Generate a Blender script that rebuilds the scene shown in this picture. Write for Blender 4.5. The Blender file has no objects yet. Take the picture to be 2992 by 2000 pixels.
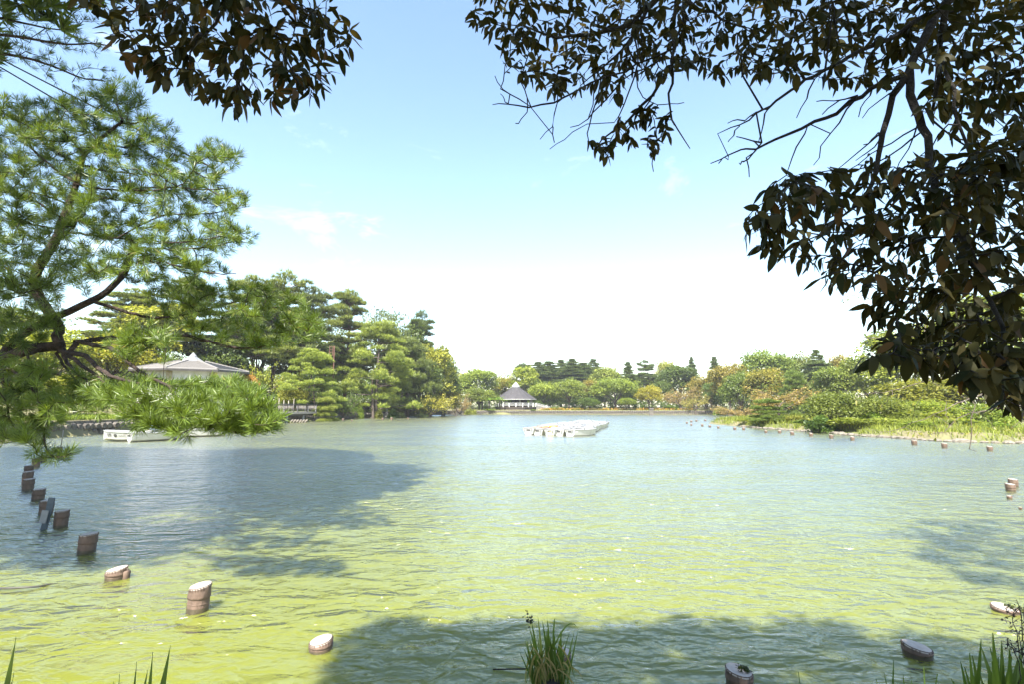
import bpy, math, random
import numpy as np
from mathutils import Vector, Matrix

# ---------------------------------------------------------------- camera, light, exposure
S = bpy.context.scene
COL = S.collection
FPX, EYE = 1500.0, 2.2                    # focal length in photo pixels, eye height over the water
PITCH = math.atan(190.0 / FPX)
cam_data = bpy.data.cameras.new("camera")
cam = bpy.data.objects.new("camera", cam_data)
COL.objects.link(cam)
cam.location = (0, 0, EYE)
cam.rotation_euler = (math.pi / 2 + PITCH, 0, 0)
cam_data.sensor_fit = 'HORIZONTAL'
cam_data.sensor_width = 36.0
cam_data.lens = 36.0 * FPX / 2992.0
cam_data.clip_start = 0.05
cam_data.clip_end = 6000
S.camera = cam

SUN_EL, SUN_AZ = math.radians(53), math.radians(13)     # light travels towards +Y and a little towards +X
world = bpy.data.worlds.new("World")
S.world = world
world.use_nodes = True
wn, wl = world.node_tree.nodes, world.node_tree.links
bg = wn["Background"]
sky = wn.new("ShaderNodeTexSky")
sky.sky_type = 'NISHITA'
sky.sun_disc = False
sky.sun_elevation = SUN_EL
sky.sun_rotation = math.pi + SUN_AZ
sky.air_density = 1.2
sky.dust_density = 0.7
sky.ozone_density = 1.0
sky.altitude = 0
# thin wisps of cloud, everywhere in the sky
tc = wn.new("ShaderNodeTexCoord")
mp = wn.new("ShaderNodeMapping"); mp.inputs['Scale'].default_value = (1.6, 1.6, 4.5)
mp.inputs['Rotation'].default_value = (0.25, 0.12, 0.6)
wl.new(tc.outputs['Generated'], mp.inputs['Vector'])
nz = wn.new("ShaderNodeTexNoise"); nz.inputs['Scale'].default_value = 2.6
nz.inputs['Detail'].default_value = 9; nz.inputs['Roughness'].default_value = 0.62
nz.inputs['Distortion'].default_value = 0.5
wl.new(mp.outputs['Vector'], nz.inputs['Vector'])
rp = wn.new("ShaderNodeValToRGB")
rp.color_ramp.elements[0].position = 0.60; rp.color_ramp.elements[0].color = (0, 0, 0, 1)
rp.color_ramp.elements[1].position = 0.86; rp.color_ramp.elements[1].color = (0.35, 0.35, 0.35, 1)
wl.new(nz.outputs['Fac'], rp.inputs['Fac'])
mx = wn.new("ShaderNodeMix"); mx.data_type = 'RGBA'
wl.new(rp.outputs['Color'], mx.inputs['Factor'])
wl.new(sky.outputs['Color'], mx.inputs['A'])
mx.inputs['B'].default_value = (9.0, 9.2, 9.4, 1)
wb = wn.new("ShaderNodeMix"); wb.data_type = 'RGBA'; wb.blend_type = 'MULTIPLY'; wb.inputs['Factor'].default_value = 1
wl.new(mx.outputs['Result'], wb.inputs['A']); wb.inputs['B'].default_value = (1.0, 1.015, 0.99, 1)
wl.new(wb.outputs['Result'], bg.inputs['Color'])
bg.inputs['Strength'].default_value = 0.095

sun_data = bpy.data.lights.new("sun", 'SUN')
sun_data.energy = 5.0
sun_data.angle = math.radians(0.5)
sun_data.color = (1.0, 0.95, 0.86)
sun = bpy.data.objects.new("sun", sun_data)
COL.objects.link(sun)
SUNV = Vector((math.sin(SUN_AZ) * math.cos(SUN_EL), math.cos(SUN_AZ) * math.cos(SUN_EL), -math.sin(SUN_EL)))
sun.rotation_euler = SUNV.to_track_quat('-Z', 'Y').to_euler()

S.view_settings.view_transform = 'Standard'
S.view_settings.look = 'None'
S.view_settings.gamma = 1.0
S.view_settings.use_curve_mapping = False
S.view_settings.exposure = 2.05
S.cycles.max_bounces = 8
S.cycles.diffuse_bounces = 3
S.cycles.glossy_bounces = 3
S.cycles.transmission_bounces = 4
S.cycles.transparent_max_bounces = 4

# ---------------------------------------------------------------- helpers
R = random.Random(11)
rng = np.random.default_rng(11)
CT, ST = math.cos(PITCH), math.sin(PITCH)
KD = 2992.0 / 2346.0


def ray(u, v):
    a, b = (u - 1496.0) / FPX, (1000.0 - v) / FPX
    return a, CT - b * ST, ST + b * CT


def P(u, v, y):
    """point of the world that the photo shows at (u, v), y metres in front of the camera"""
    a, dy, dz = ray(u, v)
    t = y / dy
    return Vector((a * t, y, EYE + dz * t))


def W(u, v, z=0.0):
    a, dy, dz = ray(u, v)
    t = (z - EYE) / dz
    return Vector((a * t, dy * t, z))


def PD(x, y, d):
    return P(x * KD, y * KD, d)


def project(p):
    """numpy points (N,3) -> photo pixels and depth"""
    q = np.asarray(p, float) - np.array([0, 0, EYE])
    f = q[:, 1] * CT + q[:, 2] * ST
    up = -q[:, 1] * ST + q[:, 2] * CT
    f = np.where(f < 1e-3, 1e-3, f)
    return 1496 + FPX * q[:, 0] / f, 1000 - FPX * up / f, f


def tag(o, label=None, cat=None, group=None, kind=None):
    if label: o["label"] = label
    if cat: o["category"] = cat
    if group: o["group"] = group
    if kind: o["kind"] = kind
    return o


def empty(name, loc=(0, 0, 0), rz=0.0, label=None, cat=None, group=None):
    o = bpy.data.objects.new(name, None)
    o.empty_display_size = 0.2
    o.location = loc
    o.rotation_euler = (0, 0, rz)
    COL.objects.link(o)
    return tag(o, label, cat, group)


def add_obj(name, me, parent=None, loc=None, color=None):
    o = bpy.data.objects.new(name, me)
    COL.objects.link(o)
    if parent is not None: o.parent = parent
    if loc is not None: o.location = loc
    if color is not None: o.color = (*color, 1)
    return o


def copy_tree(o, parent=None, color=None):
    c = o.copy()
    COL.objects.link(c)
    if parent is not None: c.parent = parent
    if color is not None: c.color = (*color, 1)
    for ch in list(o.children):
        copy_tree(ch, c, color)
    return c


def mesh_np(name, V, Fa, mat=None, tint=None, smooth=False):
    V = np.asarray(V, np.float32); Fa = np.asarray(Fa, np.int32)
    me = bpy.data.meshes.new(name)
    n, k = Fa.shape
    me.vertices.add(len(V)); me.vertices.foreach_set("co", V.ravel())
    me.loops.add(n * k); me.loops.foreach_set("vertex_index", Fa.ravel())
    me.polygons.add(n); me.polygons.foreach_set("loop_start", np.arange(0, n * k, k, dtype=np.int32))
    me.update(calc_edges=True)
    if smooth: me.polygons.foreach_set("use_smooth", np.ones(n, bool))
    if tint is not None:
        at = me.attributes.new("tint", 'FLOAT', 'FACE')
        at.data.foreach_set("value", np.asarray(tint, np.float32))
    if mat: me.materials.append(mat)
    return me


class MB:
    """collects simple shapes into one mesh"""
    def __init__(s): s.v, s.f, s.sm = [], [], []

    def add(s, V, Fa, smooth=False):
        b = len(s.v)
        s.v += [tuple(p) for p in V]
        s.f += [tuple(int(i) + b for i in f) for f in Fa]
        s.sm += [smooth] * len(Fa)
        return s

    def box(s, c, size, rz=0.0, m=None, bev=0.0):
        hx, hy, hz = size[0] / 2, size[1] / 2, size[2] / 2
        V = [(x, y, z) for z in (-hz, hz) for x, y in ((-hx, -hy), (hx, -hy), (hx, hy), (-hx, hy))]
        M = m if m is not None else Matrix.Rotation(rz, 3, 'Z')
        V = [M @ Vector(p) + Vector(c) for p in V]
        return s.add(V, [(0, 3, 2, 1), (4, 5, 6, 7), (0, 1, 5, 4), (1, 2, 6, 5), (2, 3, 7, 6), (3, 0, 4, 7)])

    def bar(s, a, b, w, h=None):
        a, b = Vector(a), Vector(b)
        h = h or w
        q = (b - a).to_track_quat('X', 'Z').to_matrix()
        return s.box((a + b) / 2, ((b - a).length, w, h), m=q)

    def tube(s, pts, rad, n=8, cap=True):
        V, Fa = tube_arrays(pts, rad, n)
        s.add(V, Fa, True)
        if cap:
            m = len(V)
            b = len(s.v) - m
            s.f.append(tuple(b + i for i in reversed(range(n)))); s.sm.append(False)
            s.f.append(tuple(b + m - n + i for i in range(n))); s.sm.append(False)
        return s

    def lathe(s, prof, n=24, c=(0, 0, 0), smooth=True, cap=True, rot=0.0):
        V, Fa = [], []
        for r, z in prof:
            for i in range(n):
                a = 2 * math.pi * i / n + rot
                V.append((c[0] + r * math.cos(a), c[1] + r * math.sin(a), c[2] + z))
        for j in range(len(prof) - 1):
            for i in range(n):
                i2 = (i + 1) % n
                Fa.append((j * n + i, j * n + i2, (j + 1) * n + i2, (j + 1) * n + i))
        s.add(V, Fa, smooth)
        if cap:
            b = len(s.v) - len(V)
            s.f.append(tuple(b + i for i in reversed(range(n)))); s.sm.append(False)
            s.f.append(tuple(b + len(V) - n + i for i in range(n))); s.sm.append(False)
        return s

    def mesh(s, name, mat):
        me = bpy.data.meshes.new(name)
        me.from_pydata(s.v, [], s.f)
        me.polygons.foreach_set("use_smooth", s.sm)
        me.update()
        if mat: me.materials.append(mat)
        return me

    def build(s, name, mat, parent=None, loc=None):
        return add_obj(name, s.mesh(name, mat), parent, loc)


def tube_arrays(pts, rad, n=6):
    pts = np.asarray([tuple(p) for p in pts], float)
    m = len(pts)
    rad = np.broadcast_to(np.asarray(rad, float), (m,)) if np.ndim(rad) else np.full(m, rad, float)
    T = np.gradient(pts, axis=0)
    T /= np.linalg.norm(T, axis=1, keepdims=True) + 1e-9
    mt = np.abs(T.mean(0))
    ref = np.eye(3)[int(np.argmin(mt))]
    A = np.cross(T, ref); A /= np.linalg.norm(A, axis=1, keepdims=True) + 1e-9
    B = np.cross(T, A)
    ang = np.arange(n) * 2 * math.pi / n
    V = pts[:, None, :] + rad[:, None, None] * (np.cos(ang)[None, :, None] * A[:, None, :] + np.sin(ang)[None, :, None] * B[:, None, :])
    i = np.arange(n); i2 = (i + 1) % n
    j = np.arange(m - 1)[:, None] * n
    Fa = np.stack([j + i, j + i2, j + n + i2, j + n + i], -1).reshape(-1, 4)
    return V.reshape(-1, 3), Fa


def join_arrays(parts):
    V, Fa, b = [], [], 0
    for v, f in parts:
        V.append(v); Fa.append(np.asarray(f) + b); b += len(v)
    return np.concatenate(V), np.concatenate(Fa)


def norm(a):
    return a / (np.linalg.norm(a, axis=-1, keepdims=True) + 1e-9)


def frames(axis, hint):
    """rotation matrices whose local Y is axis and local Z lies towards hint"""
    y = norm(axis)
    x = norm(np.cross(y, hint))
    z = np.cross(x, y)
    return np.stack([x, y, z], -1)


def instances(TV, TF, pos, Rm, scale):
    TV = np.asarray(TV, float)
    sc = np.asarray(scale, float)
    if sc.ndim == 1: sc = sc[:, None]
    loc = TV[None] * (sc[:, None, :] if sc.shape[1] == 3 else sc[:, :, None])
    V = np.einsum('nij,nkj->nki', Rm, loc) + np.asarray(pos)[:, None, :]
    n, k = V.shape[0], V.shape[1]
    Fa = np.asarray(TF)[None] + (np.arange(n) * k)[:, None, None]
    return V.reshape(-1, 3), Fa.reshape(-1, Fa.shape[-1])


def randdir(n):
    return norm(rng.normal(size=(n, 3)))


def in_poly(pts, poly):
    x, y = pts[:, 0], pts[:, 1]
    c = np.zeros(len(x), bool)
    n = len(poly)
    for i in range(n):
        x1, y1 = poly[i]; x2, y2 = poly[(i + 1) % n]
        if y1 == y2: continue
        c ^= ((y1 > y) != (y2 > y)) & (x < (x2 - x1) * (y - y1) / (y2 - y1) + x1)
    return c


def sdist(x, y, poly):
    """signed distance to a polygon, positive outside"""
    pts = np.stack([x, y], -1)
    d = np.full(len(x), 1e9)
    n = len(poly)
    for i in range(n):
        a = np.array(poly[i], float); b = np.array(poly[(i + 1) % n], float)
        ab = b - a
        t = np.clip(((pts - a) @ ab) / (ab @ ab), 0, 1)
        d = np.minimum(d, np.linalg.norm(pts - a - t[:, None] * ab, axis=1))
    return np.where(in_poly(pts, poly), -d, d)


def sstep(a, b, x):
    t = np.clip((x - a) / (b - a), 0, 1)
    return t * t * (3 - 2 * t)


# ---------------------------------------------------------------- materials
def new_mat(name):
    m = bpy.data.materials.new(name); m.use_nodes = True
    nt = m.node_tree
    return m, nt.nodes, nt.links, nt.nodes["Principled BSDF"]


def mat(name, c1, c2=None, rough=0.7, scale=4.0, metal=0.0, bump=0.0, spec=0.4, detail=5, c3=None, stretch=None, objtint=False):
    m, n, l, b = new_mat(name)
    b.inputs['Roughness'].default_value = rough
    b.inputs['Metallic'].default_value = metal
    b.inputs['Specular IOR Level'].default_value = spec
    c2 = c2 or tuple(min(1, x * 1.25) for x in c1)
    t = n.new("ShaderNodeTexCoord")
    src = t.outputs['Object']
    if stretch:
        mpn = n.new("ShaderNodeMapping"); mpn.inputs['Scale'].default_value = stretch
        l.new(src, mpn.inputs['Vector']); src = mpn.outputs['Vector']
    z = n.new("ShaderNodeTexNoise"); z.inputs['Scale'].default_value = scale
    z.inputs['Detail'].default_value = detail; z.inputs['Roughness'].default_value = 0.6
    l.new(src, z.inputs['Vector'])
    r = n.new("ShaderNodeValToRGB")
    r.color_ramp.elements[0].position = 0.32; r.color_ramp.elements[0].color = (*c1, 1)
    r.color_ramp.elements[1].position = 0.68; r.color_ramp.elements[1].color = (*c2, 1)
    if c3:
        e = r.color_ramp.elements.new(0.5); e.color = (*c3, 1)
    l.new(z.outputs['Fac'], r.inputs['Fac'])
    out = r.outputs['Color']
    if objtint:
        oi = n.new("ShaderNodeObjectInfo")
        mm = n.new("ShaderNodeMix"); mm.data_type = 'RGBA'; mm.blend_type = 'MULTIPLY'; mm.inputs['Factor'].default_value = 1
        l.new(out, mm.inputs['A']); l.new(oi.outputs['Color'], mm.inputs['B'])
        out = mm.outputs['Result']
    l.new(out, b.inputs['Base Color'])
    if bump:
        z2 = n.new("ShaderNodeTexNoise"); z2.inputs['Scale'].default_value = scale * 3
        z2.inputs['Detail'].default_value = 4
        l.new(src, z2.inputs['Vector'])
        bp = n.new("ShaderNodeBump"); bp.inputs['Strength'].default_value = bump; bp.inputs['Distance'].default_value = 0.05
        l.new(z2.outputs['Fac'], bp.inputs['Height']); l.new(bp.outputs['Normal'], b.inputs['Normal'])
    return m


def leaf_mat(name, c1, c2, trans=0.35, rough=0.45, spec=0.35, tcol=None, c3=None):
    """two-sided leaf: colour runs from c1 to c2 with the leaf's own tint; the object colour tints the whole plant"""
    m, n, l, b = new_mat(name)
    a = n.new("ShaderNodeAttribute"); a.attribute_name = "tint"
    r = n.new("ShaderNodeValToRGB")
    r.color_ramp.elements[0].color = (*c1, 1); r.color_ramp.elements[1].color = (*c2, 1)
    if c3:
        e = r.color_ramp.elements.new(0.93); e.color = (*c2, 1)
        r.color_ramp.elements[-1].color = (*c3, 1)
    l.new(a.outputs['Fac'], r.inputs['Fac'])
    oi = n.new("ShaderNodeObjectInfo")
    mm = n.new("ShaderNodeMix"); mm.data_type = 'RGBA'; mm.blend_type = 'MULTIPLY'; mm.inputs['Factor'].default_value = 1
    l.new(r.outputs['Color'], mm.inputs['A']); l.new(oi.outputs['Color'], mm.inputs['B'])
    l.new(mm.outputs['Result'], b.inputs['Base Color'])
    b.inputs['Roughness'].default_value = rough
    b.inputs['Specular IOR Level'].default_value = spec
    tr = n.new("ShaderNodeBsdfTranslucent")
    m2 = n.new("ShaderNodeMix"); m2.data_type = 'RGBA'; m2.blend_type = 'MULTIPLY'; m2.inputs['Factor'].default_value = 1
    l.new(mm.outputs['Result'], m2.inputs['A']); m2.inputs['B'].default_value = (*(tcol or (1.5, 1.5, 0.7)), 1)
    l.new(m2.outputs['Result'], tr.inputs['Color'])
    ms = n.new("ShaderNodeMixShader"); ms.inputs[0].default_value = trans
    l.new(b.outputs[0], ms.inputs[1]); l.new(tr.outputs[0], ms.inputs[2])
    l.new(ms.outputs[0], n["Material Output"].inputs['Surface'])
    return m


M = {}
M['bark'] = mat('bark', (0.04, 0.03, 0.024), (0.10, 0.08, 0.065), 0.9, 6, bump=0.6, stretch=(1, 1, 0.35))
M['red_bark'] = mat('red_bark', (0.05, 0.028, 0.02), (0.13, 0.07, 0.05), 0.9, 6, bump=0.6, stretch=(1, 1, 0.4))
M['pine_bark'] = mat('pine_bark', (0.016, 0.011, 0.009), (0.075, 0.050, 0.038), 0.95, 9, bump=1.0, c3=(0.034, 0.023, 0.018))
M['dark_bark'] = mat('dark_bark', (0.006, 0.005, 0.0045), (0.016, 0.013, 0.011), 0.9, 14, bump=0.6)
M['twig'] = mat('twig', (0.06, 0.045, 0.038), (0.12, 0.095, 0.08), 0.9, 3)
# trees of the far banks: neutral greens tinted per tree by the object colour
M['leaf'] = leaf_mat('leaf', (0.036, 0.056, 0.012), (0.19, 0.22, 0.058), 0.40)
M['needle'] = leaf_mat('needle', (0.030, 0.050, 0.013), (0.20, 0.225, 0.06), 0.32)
M['wall_white'] = mat('white_wall', (0.42, 0.41, 0.39), (0.56, 0.55, 0.53), 0.8, 1.5)
M['white_paint'] = mat('white_paint', (0.50, 0.50, 0.49), (0.64, 0.64, 0.62), 0.45, 3)
M['grey_paint'] = mat('grey_paint', (0.16, 0.165, 0.17), (0.24, 0.245, 0.25), 0.5, 3)
M['dark_iron'] = mat('dark_iron', (0.03, 0.028, 0.027), (0.06, 0.055, 0.05), 0.6, 6)
M['pale_wood'] = mat('pale_wood', (0.16, 0.14, 0.12), (0.30, 0.27, 0.24), 0.8, 5, stretch=(1, 1, 0.2))
M['beige'] = mat('beige_frame', (0.26, 0.22, 0.14), (0.34, 0.29, 0.20), 0.7, 3)
M['stone'] = mat('stone', (0.045, 0.040, 0.034), (0.13, 0.115, 0.10), 0.95, 3, bump=0.8, objtint=True)
M['pale_stone'] = mat('pale_stone', (0.10, 0.088, 0.070), (0.20, 0.175, 0.145), 0.9, 4, bump=0.6)
M['concrete'] = mat('concrete', (0.15, 0.145, 0.135), (0.24, 0.23, 0.21), 0.9, 2.5, bump=0.3)
# ---------------------------------------------------------------- ground and lake
LAKE = [(-2, 2.5), (1.5, 2.6), (4, 3.0), (8, 5), (13, 9.5), (18, 13), (28, 17), (40, 26), (47, 38), (50, 55), (52, 80), (58, 110), (64, 135),
        (58, 146), (30, 146), (0, 146), (-14, 145), (-21, 138), (-26, 115), (-29.5, 92), (-31.5, 70), (-32, 55), (-33, 42), (-32.5, 34), (-28, 26),
        (-22, 20), (-15, 13), (-9, 7.2), (-5, 4)]
ISLE = [(26, 68), (25.2, 57), (26.0, 47), (26.6, 39), (27.6, 33.2), (30, 31.4), (33.6, 33.0), (38, 38), (40, 48), (38, 60), (34, 68), (29.5, 72)]


def ground_z(x, y):
    x = np.atleast_1d(np.asarray(x, float)); y = np.atleast_1d(np.asarray(y, float))
    sd = sdist(x, y, LAKE)
    left = sstep(-12, -24, x) * sstep(18, 30, y)
    far = sstep(110, 138, y)
    bank = 0.55 + 0.65 * left + 0.45 * far * (1 - left)
    steep = 1.2 + 4.0 * np.maximum(left, far)
    z = np.minimum(sd * steep, bank)
    z = np.maximum(z, -1.3)
    hill = 10.5 * sstep(6, 46, sd) * sstep(-16, -34, x) * sstep(34, 74, y) * (1 - 0.85 * sstep(118, 170, y))
    z += hill + 0.9 * sstep(4, 40, sd) * (1 - sstep(-16, -30, x)) * sstep(20, 60, y)
    z += sstep(3, 12, sd) * 0.12 * np.sin(x * 0.31 + 1.3) * np.cos(y * 0.23)
    si = sdist(x, y, ISLE) + 0.45 * np.sin(x * 1.7 + y * .9) + 0.3 * np.sin(y * 2.3 - x * .6)
    zi = np.clip(-si * 0.55, -1.3, 0.55) + 0.5 * sstep(-2, -6, si)
    return np.maximum(z, np.where(si < 3, zi, -1.3))


def gz(x, y):
    return float(ground_z([x], [y])[0])


xs = np.concatenate([[-1000, -600, -320, -220, -170, -150], np.arange(-135, 95, 1.0), [95, 100, 110, 125, 150, 200, 320, 600, 1000]])
ys = np.concatenate([[-1000, -500, -150, -60, -40, -30, -24, -20, -17, -14, -12, -10, -8, -6.5, -5, -4, -3, -2.2, -1.5, -0.8], np.arange(-0.2, 8, 0.5), np.arange(8, 30, 0.8), np.arange(30, 170, 1.0), [170, 174, 180, 190, 210, 250, 320, 500, 1000]])
GX, GY = np.meshgrid(xs, ys)
GZ = ground_z(GX.ravel(), GY.ravel())
nx, ny = len(xs), len(ys)
ii = (np.arange(ny - 1)[:, None] * nx + np.arange(nx - 1)[None]).ravel()
GF = np.stack([ii, ii + 1, ii + nx + 1, ii + nx], -1)

m, n, l, b = new_mat('ground')
t = n.new("ShaderNodeTexCoord")
z1 = n.new("ShaderNodeTexNoise"); z1.inputs['Scale'].default_value = 0.16; z1.inputs['Detail'].default_value = 8; z1.inputs['Roughness'].default_value = 0.65
z2 = n.new("ShaderNodeTexNoise"); z2.inputs['Scale'].default_value = 2.4; z2.inputs['Detail'].default_value = 8
l.new(t.outputs['Object'], z1.inputs['Vector']); l.new(t.outputs['Object'], z2.inputs['Vector'])
r1 = n.new("ShaderNodeValToRGB")
for e, (p_, c_) in zip([r1.color_ramp.elements[0], r1.color_ramp.elements[1]], [(0.38, (0.10, 0.115, 0.03)), (0.62, (0.17, 0.145, 0.08))]):
    e.position = p_; e.color = (*c_, 1)
r2 = n.new("ShaderNodeValToRGB")
r2.color_ramp.elements[0].color = (0.6, 0.6, 0.6, 1); r2.color_ramp.elements[1].color = (1.2, 1.2, 1.15, 1)
l.new(z1.outputs['Fac'], r1.inputs['Fac']); l.new(z2.outputs['Fac'], r2.inputs['Fac'])
mm = n.new("ShaderNodeMix"); mm.data_type = 'RGBA'; mm.blend_type = 'MULTIPLY'; mm.inputs['Factor'].default_value = 1
l.new(r1.outputs['Color'], mm.inputs['A']); l.new(r2.outputs['Color'], mm.inputs['B'])
l.new(mm.outputs['Result'], b.inputs['Base Color']); b.inputs['Roughness'].default_value = 0.95
M['ground'] = m
tag(add_obj("ground", mesh_np("ground", np.stack([GX.ravel(), GY.ravel(), GZ], -1), GF, M['ground'], smooth=True)), kind='structure')

# water: green, cloudy, with real sheet normals broken by wind ripples
m, n, l, b = new_mat('water')
g = n.new("ShaderNodeNewGeometry")
cz = n.new("ShaderNodeTexNoise"); cz.inputs['Scale'].default_value = 0.12; cz.inputs['Detail'].default_value = 3
l.new(g.outputs['Position'], cz.inputs['Vector'])
cr = n.new("ShaderNodeValToRGB")
cr.color_ramp.elements[0].position = 0.3; cr.color_ramp.elements[0].color = (0.120, 0.134, 0.023, 1)
cr.color_ramp.elements[1].position = 0.7; cr.color_ramp.elements[1].color = (0.134, 0.145, 0.026, 1)
l.new(cz.outputs['Fac'], cr.inputs['Fac'])


def wave(scale, stretch, rot, detail, kind='FBM', rough=0.5, dist=0.0):
    mpn = n.new("ShaderNodeMapping"); mpn.inputs['Scale'].default_value = (scale, scale * stretch, scale)
    mpn.inputs['Rotation'].default_value = (0, 0, rot)
    l.new(g.outputs['Position'], mpn.inputs['Vector'])
    z = n.new("ShaderNodeTexNoise"); z.noise_type = kind
    z.inputs['Scale'].default_value = 1.0; z.inputs['Detail'].default_value = detail; z.inputs['Roughness'].default_value = rough
    z.inputs['Distortion'].default_value = dist
    l.new(mpn.outputs['Vector'], z.inputs['Vector'])
    return z.outputs['Fac']


def bump(h, dist, prev=None):
    bp = n.new("ShaderNodeBump"); bp.inputs['Strength'].default_value = 1.0; bp.inputs['Distance'].default_value = dist
    pm = n.new("ShaderNodeMath"); pm.operation = 'MULTIPLY'
    l.new(h, pm.inputs[0]); l.new(PATCH, pm.inputs[1]); l.new(pm.outputs[0], bp.inputs['Height'])
    if prev: l.new(prev, bp.inputs['Normal'])
    return bp.outputs['Normal']


pz_ = wave(0.11, 2.2, 0.35, 3.0, dist=0.8)
pr_ = n.new("ShaderNodeMapRange"); pr_.inputs['From Min'].default_value = 0.34; pr_.inputs['From Max'].default_value = 0.66
pr_.inputs['To Min'].default_value = 0.55; pr_.inputs['To Max'].default_value = 1.4
l.new(pz_, pr_.inputs['Value']); PATCH = pr_.outputs['Result']
nrm = bump(wave(1.5, 1.9, 0.10, 2.0, dist=0.5), 0.17)
nrm = bump(wave(3.6, 1.5, -0.20, 2.0, dist=0.7), 0.07, nrm)
nrm = bump(wave(10.0, 1.3, 0.25, 2.0, dist=0.3), 0.016, nrm)
n.remove(b)
dif = n.new("ShaderNodeSubsurfaceScattering"); dif.falloff = 'BURLEY'
l.new(cr.outputs['Color'], dif.inputs['Color'])
dif.inputs['Scale'].default_value = 0.28; dif.inputs['Radius'].default_value = (1.0, 1.0, 0.6)
glo = n.new("ShaderNodeBsdfGlossy"); glo.inputs['Roughness'].default_value = 0.23
l.new(nrm, glo.inputs['Normal'])
fre = n.new("ShaderNodeFresnel"); fre.inputs['IOR'].default_value = 1.36
vm = n.new("ShaderNodeVectorMath"); vm.operation = 'ADD'
vs = n.new("ShaderNodeVectorMath"); vs.operation = 'SCALE'; vs.inputs['Scale'].default_value = 1.0
l.new(nrm, vs.inputs[0]); l.new(vs.outputs[0], vm.inputs[0]); l.new(g.outputs['True Normal'], vm.inputs[1])
vn = n.new("ShaderNodeVectorMath"); vn.operation = 'NORMALIZE'
l.new(vm.outputs[0], vn.inputs[0]); l.new(vn.outputs[0], fre.inputs['Normal'])
fm = n.new("ShaderNodeMath"); fm.operation = 'MULTIPLY'; fm.use_clamp = True; fm.inputs[1].default_value = 1.58
l.new(fre.outputs[0], fm.inputs[0])
wm = n.new("ShaderNodeMixShader")
l.new(fm.outputs[0], wm.inputs[0]); l.new(dif.outputs[0], wm.inputs[1]); l.new(glo.outputs[0], wm.inputs[2])
l.new(wm.outputs[0], n["Material Output"].inputs['Surface'])
M['water'] = m
wx = np.linspace(-60, 75, 28); wy = np.linspace(-4, 160, 34)
AX, AY = np.meshgrid(wx, wy)
ii = (np.arange(33)[:, None] * 28 + np.arange(27)[None]).ravel()
tag(add_obj("lake_water", mesh_np("lake_water", np.stack([AX.ravel(), AY.ravel(), np.zeros(AX.size)], -1), np.stack([ii, ii + 1, ii + 29, ii + 28], -1), M['water'])), kind='structure')
# ---------------------------------------------------------------- trees of the far banks
QUAD = np.array([(0, 0, 0), (0.36, 0.45, 0.05), (0, 1, -0.06), (-0.36, 0.45, 0.05)])
QF = np.array([(0, 1, 2, 3)])
BLADE = np.array([(-0.06, 0, 0), (0.06, 0, 0), (0.0, 1, 0)])


def leaves_quads(pos, outward, size, droop=0.25, jitter=0.8):
    n = len(pos)
    ax = norm(outward * 0.6 + randdir(n) * jitter - np.array([0, 0, droop]))
    hint = norm(outward * 0.5 + np.array([0, 0, 0.7]) + randdir(n) * 0.55)
    return instances(QUAD, QF, pos, frames(ax, hint), size * rng.uniform(0.65, 1.3, n))


def clumps_to_leaves(cl, per, leaf, shell=0.55, droop=0.25):
    """cl: list of (centre, radii): leaves spread through each clump, denser towards its skin"""
    pos, out, tint = [], [], []
    for c, r in cl:
        k = int(per * rng.uniform(0.7, 1.3))
        d = randdir(k)
        d[:, 2] = np.where(d[:, 2] < -0.35, -d[:, 2] * 0.7, d[:, 2])
        q = rng.uniform(shell, 1.0, k) ** 0.7
        pos.append(np.array(c) + d * q[:, None] * np.array(r)); out.append(d)
        tint.append(np.clip(rng.uniform(0.25, 0.75) + rng.normal(0, 0.2, k), 0, 1))
    pos, out, tint = map(np.concatenate, (pos, out, tint))
    V, Fa = leaves_quads(pos, out, leaf, droop)
    return V, Fa, tint


def wobble(a, b, n=6, amp=0.12):
    a, b = np.array(a, float), np.array(b, float)
    t = np.linspace(0, 1, n)[:, None]
    L = np.linalg.norm(b - a)
    p = a + (b - a) * t
    off = rng.normal(0, amp * L, (2, 3))
    return p + np.sin(t * math.pi) * off[0] * 0.6 + np.sin(t * 2 * math.pi) * off[1] * 0.3


def proto(name, trunk_parts, crown, bark, leafm):
    """trunk_parts: tubes, crown: (V, F, tint); kept as meshes, objects are made by plant()"""
    tm = mesh_np(name + "_trunk", *join_arrays(trunk_parts), bark, smooth=True)
    cm = mesh_np(name + "_crown", crown[0], crown[1], leafm, crown[2])
    return tm, cm


def broadleaf(h=10.0, w=8.0, low=0.22, n=46, per=150, leaf=0.34, leafm=None, bark=None, lean=0.0, csize=0.2, flat=0.8):
    tr = []
    fork = h * rng.uniform(0.2, 0.3)
    top = np.array([lean, 0, h * 0.72])
    tr.append(tube_arrays(wobble((0, 0, -0.6), (lean * 0.3, 0, fork), 5, 0.04), np.linspace(0.035, 0.026, 5) * h * 0.75, 7))
    cen = np.array([lean, 0, h * (low + (1 - low) * 0.48)])
    rad = np.array([w / 2, w / 2, h * (1 - low) * 0.5])
    cl = []
    for i in range(n):
        d = norm(rng.normal(size=3))
        if d[2] < -0.5: d[2] *= -0.8
        q = rng.uniform(0.55, 0.88)
        r = w * csize * rng.uniform(0.65, 1.25)
        c = cen + d * rad * q
        cl.append((c, (r, r, r * flat)))
        if i % 5 == 0:
            tr.append(tube_arrays(wobble((lean * 0.3, 0, fork * rng.uniform(0.8, 1.05)), c, 6, 0.08), np.linspace(0.016, 0.003, 6) * h * 0.75, 5))
    return proto("broadleaf", tr, clumps_to_leaves(cl, per, leaf), bark or M['bark'], leafm or M['leaf'])


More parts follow.
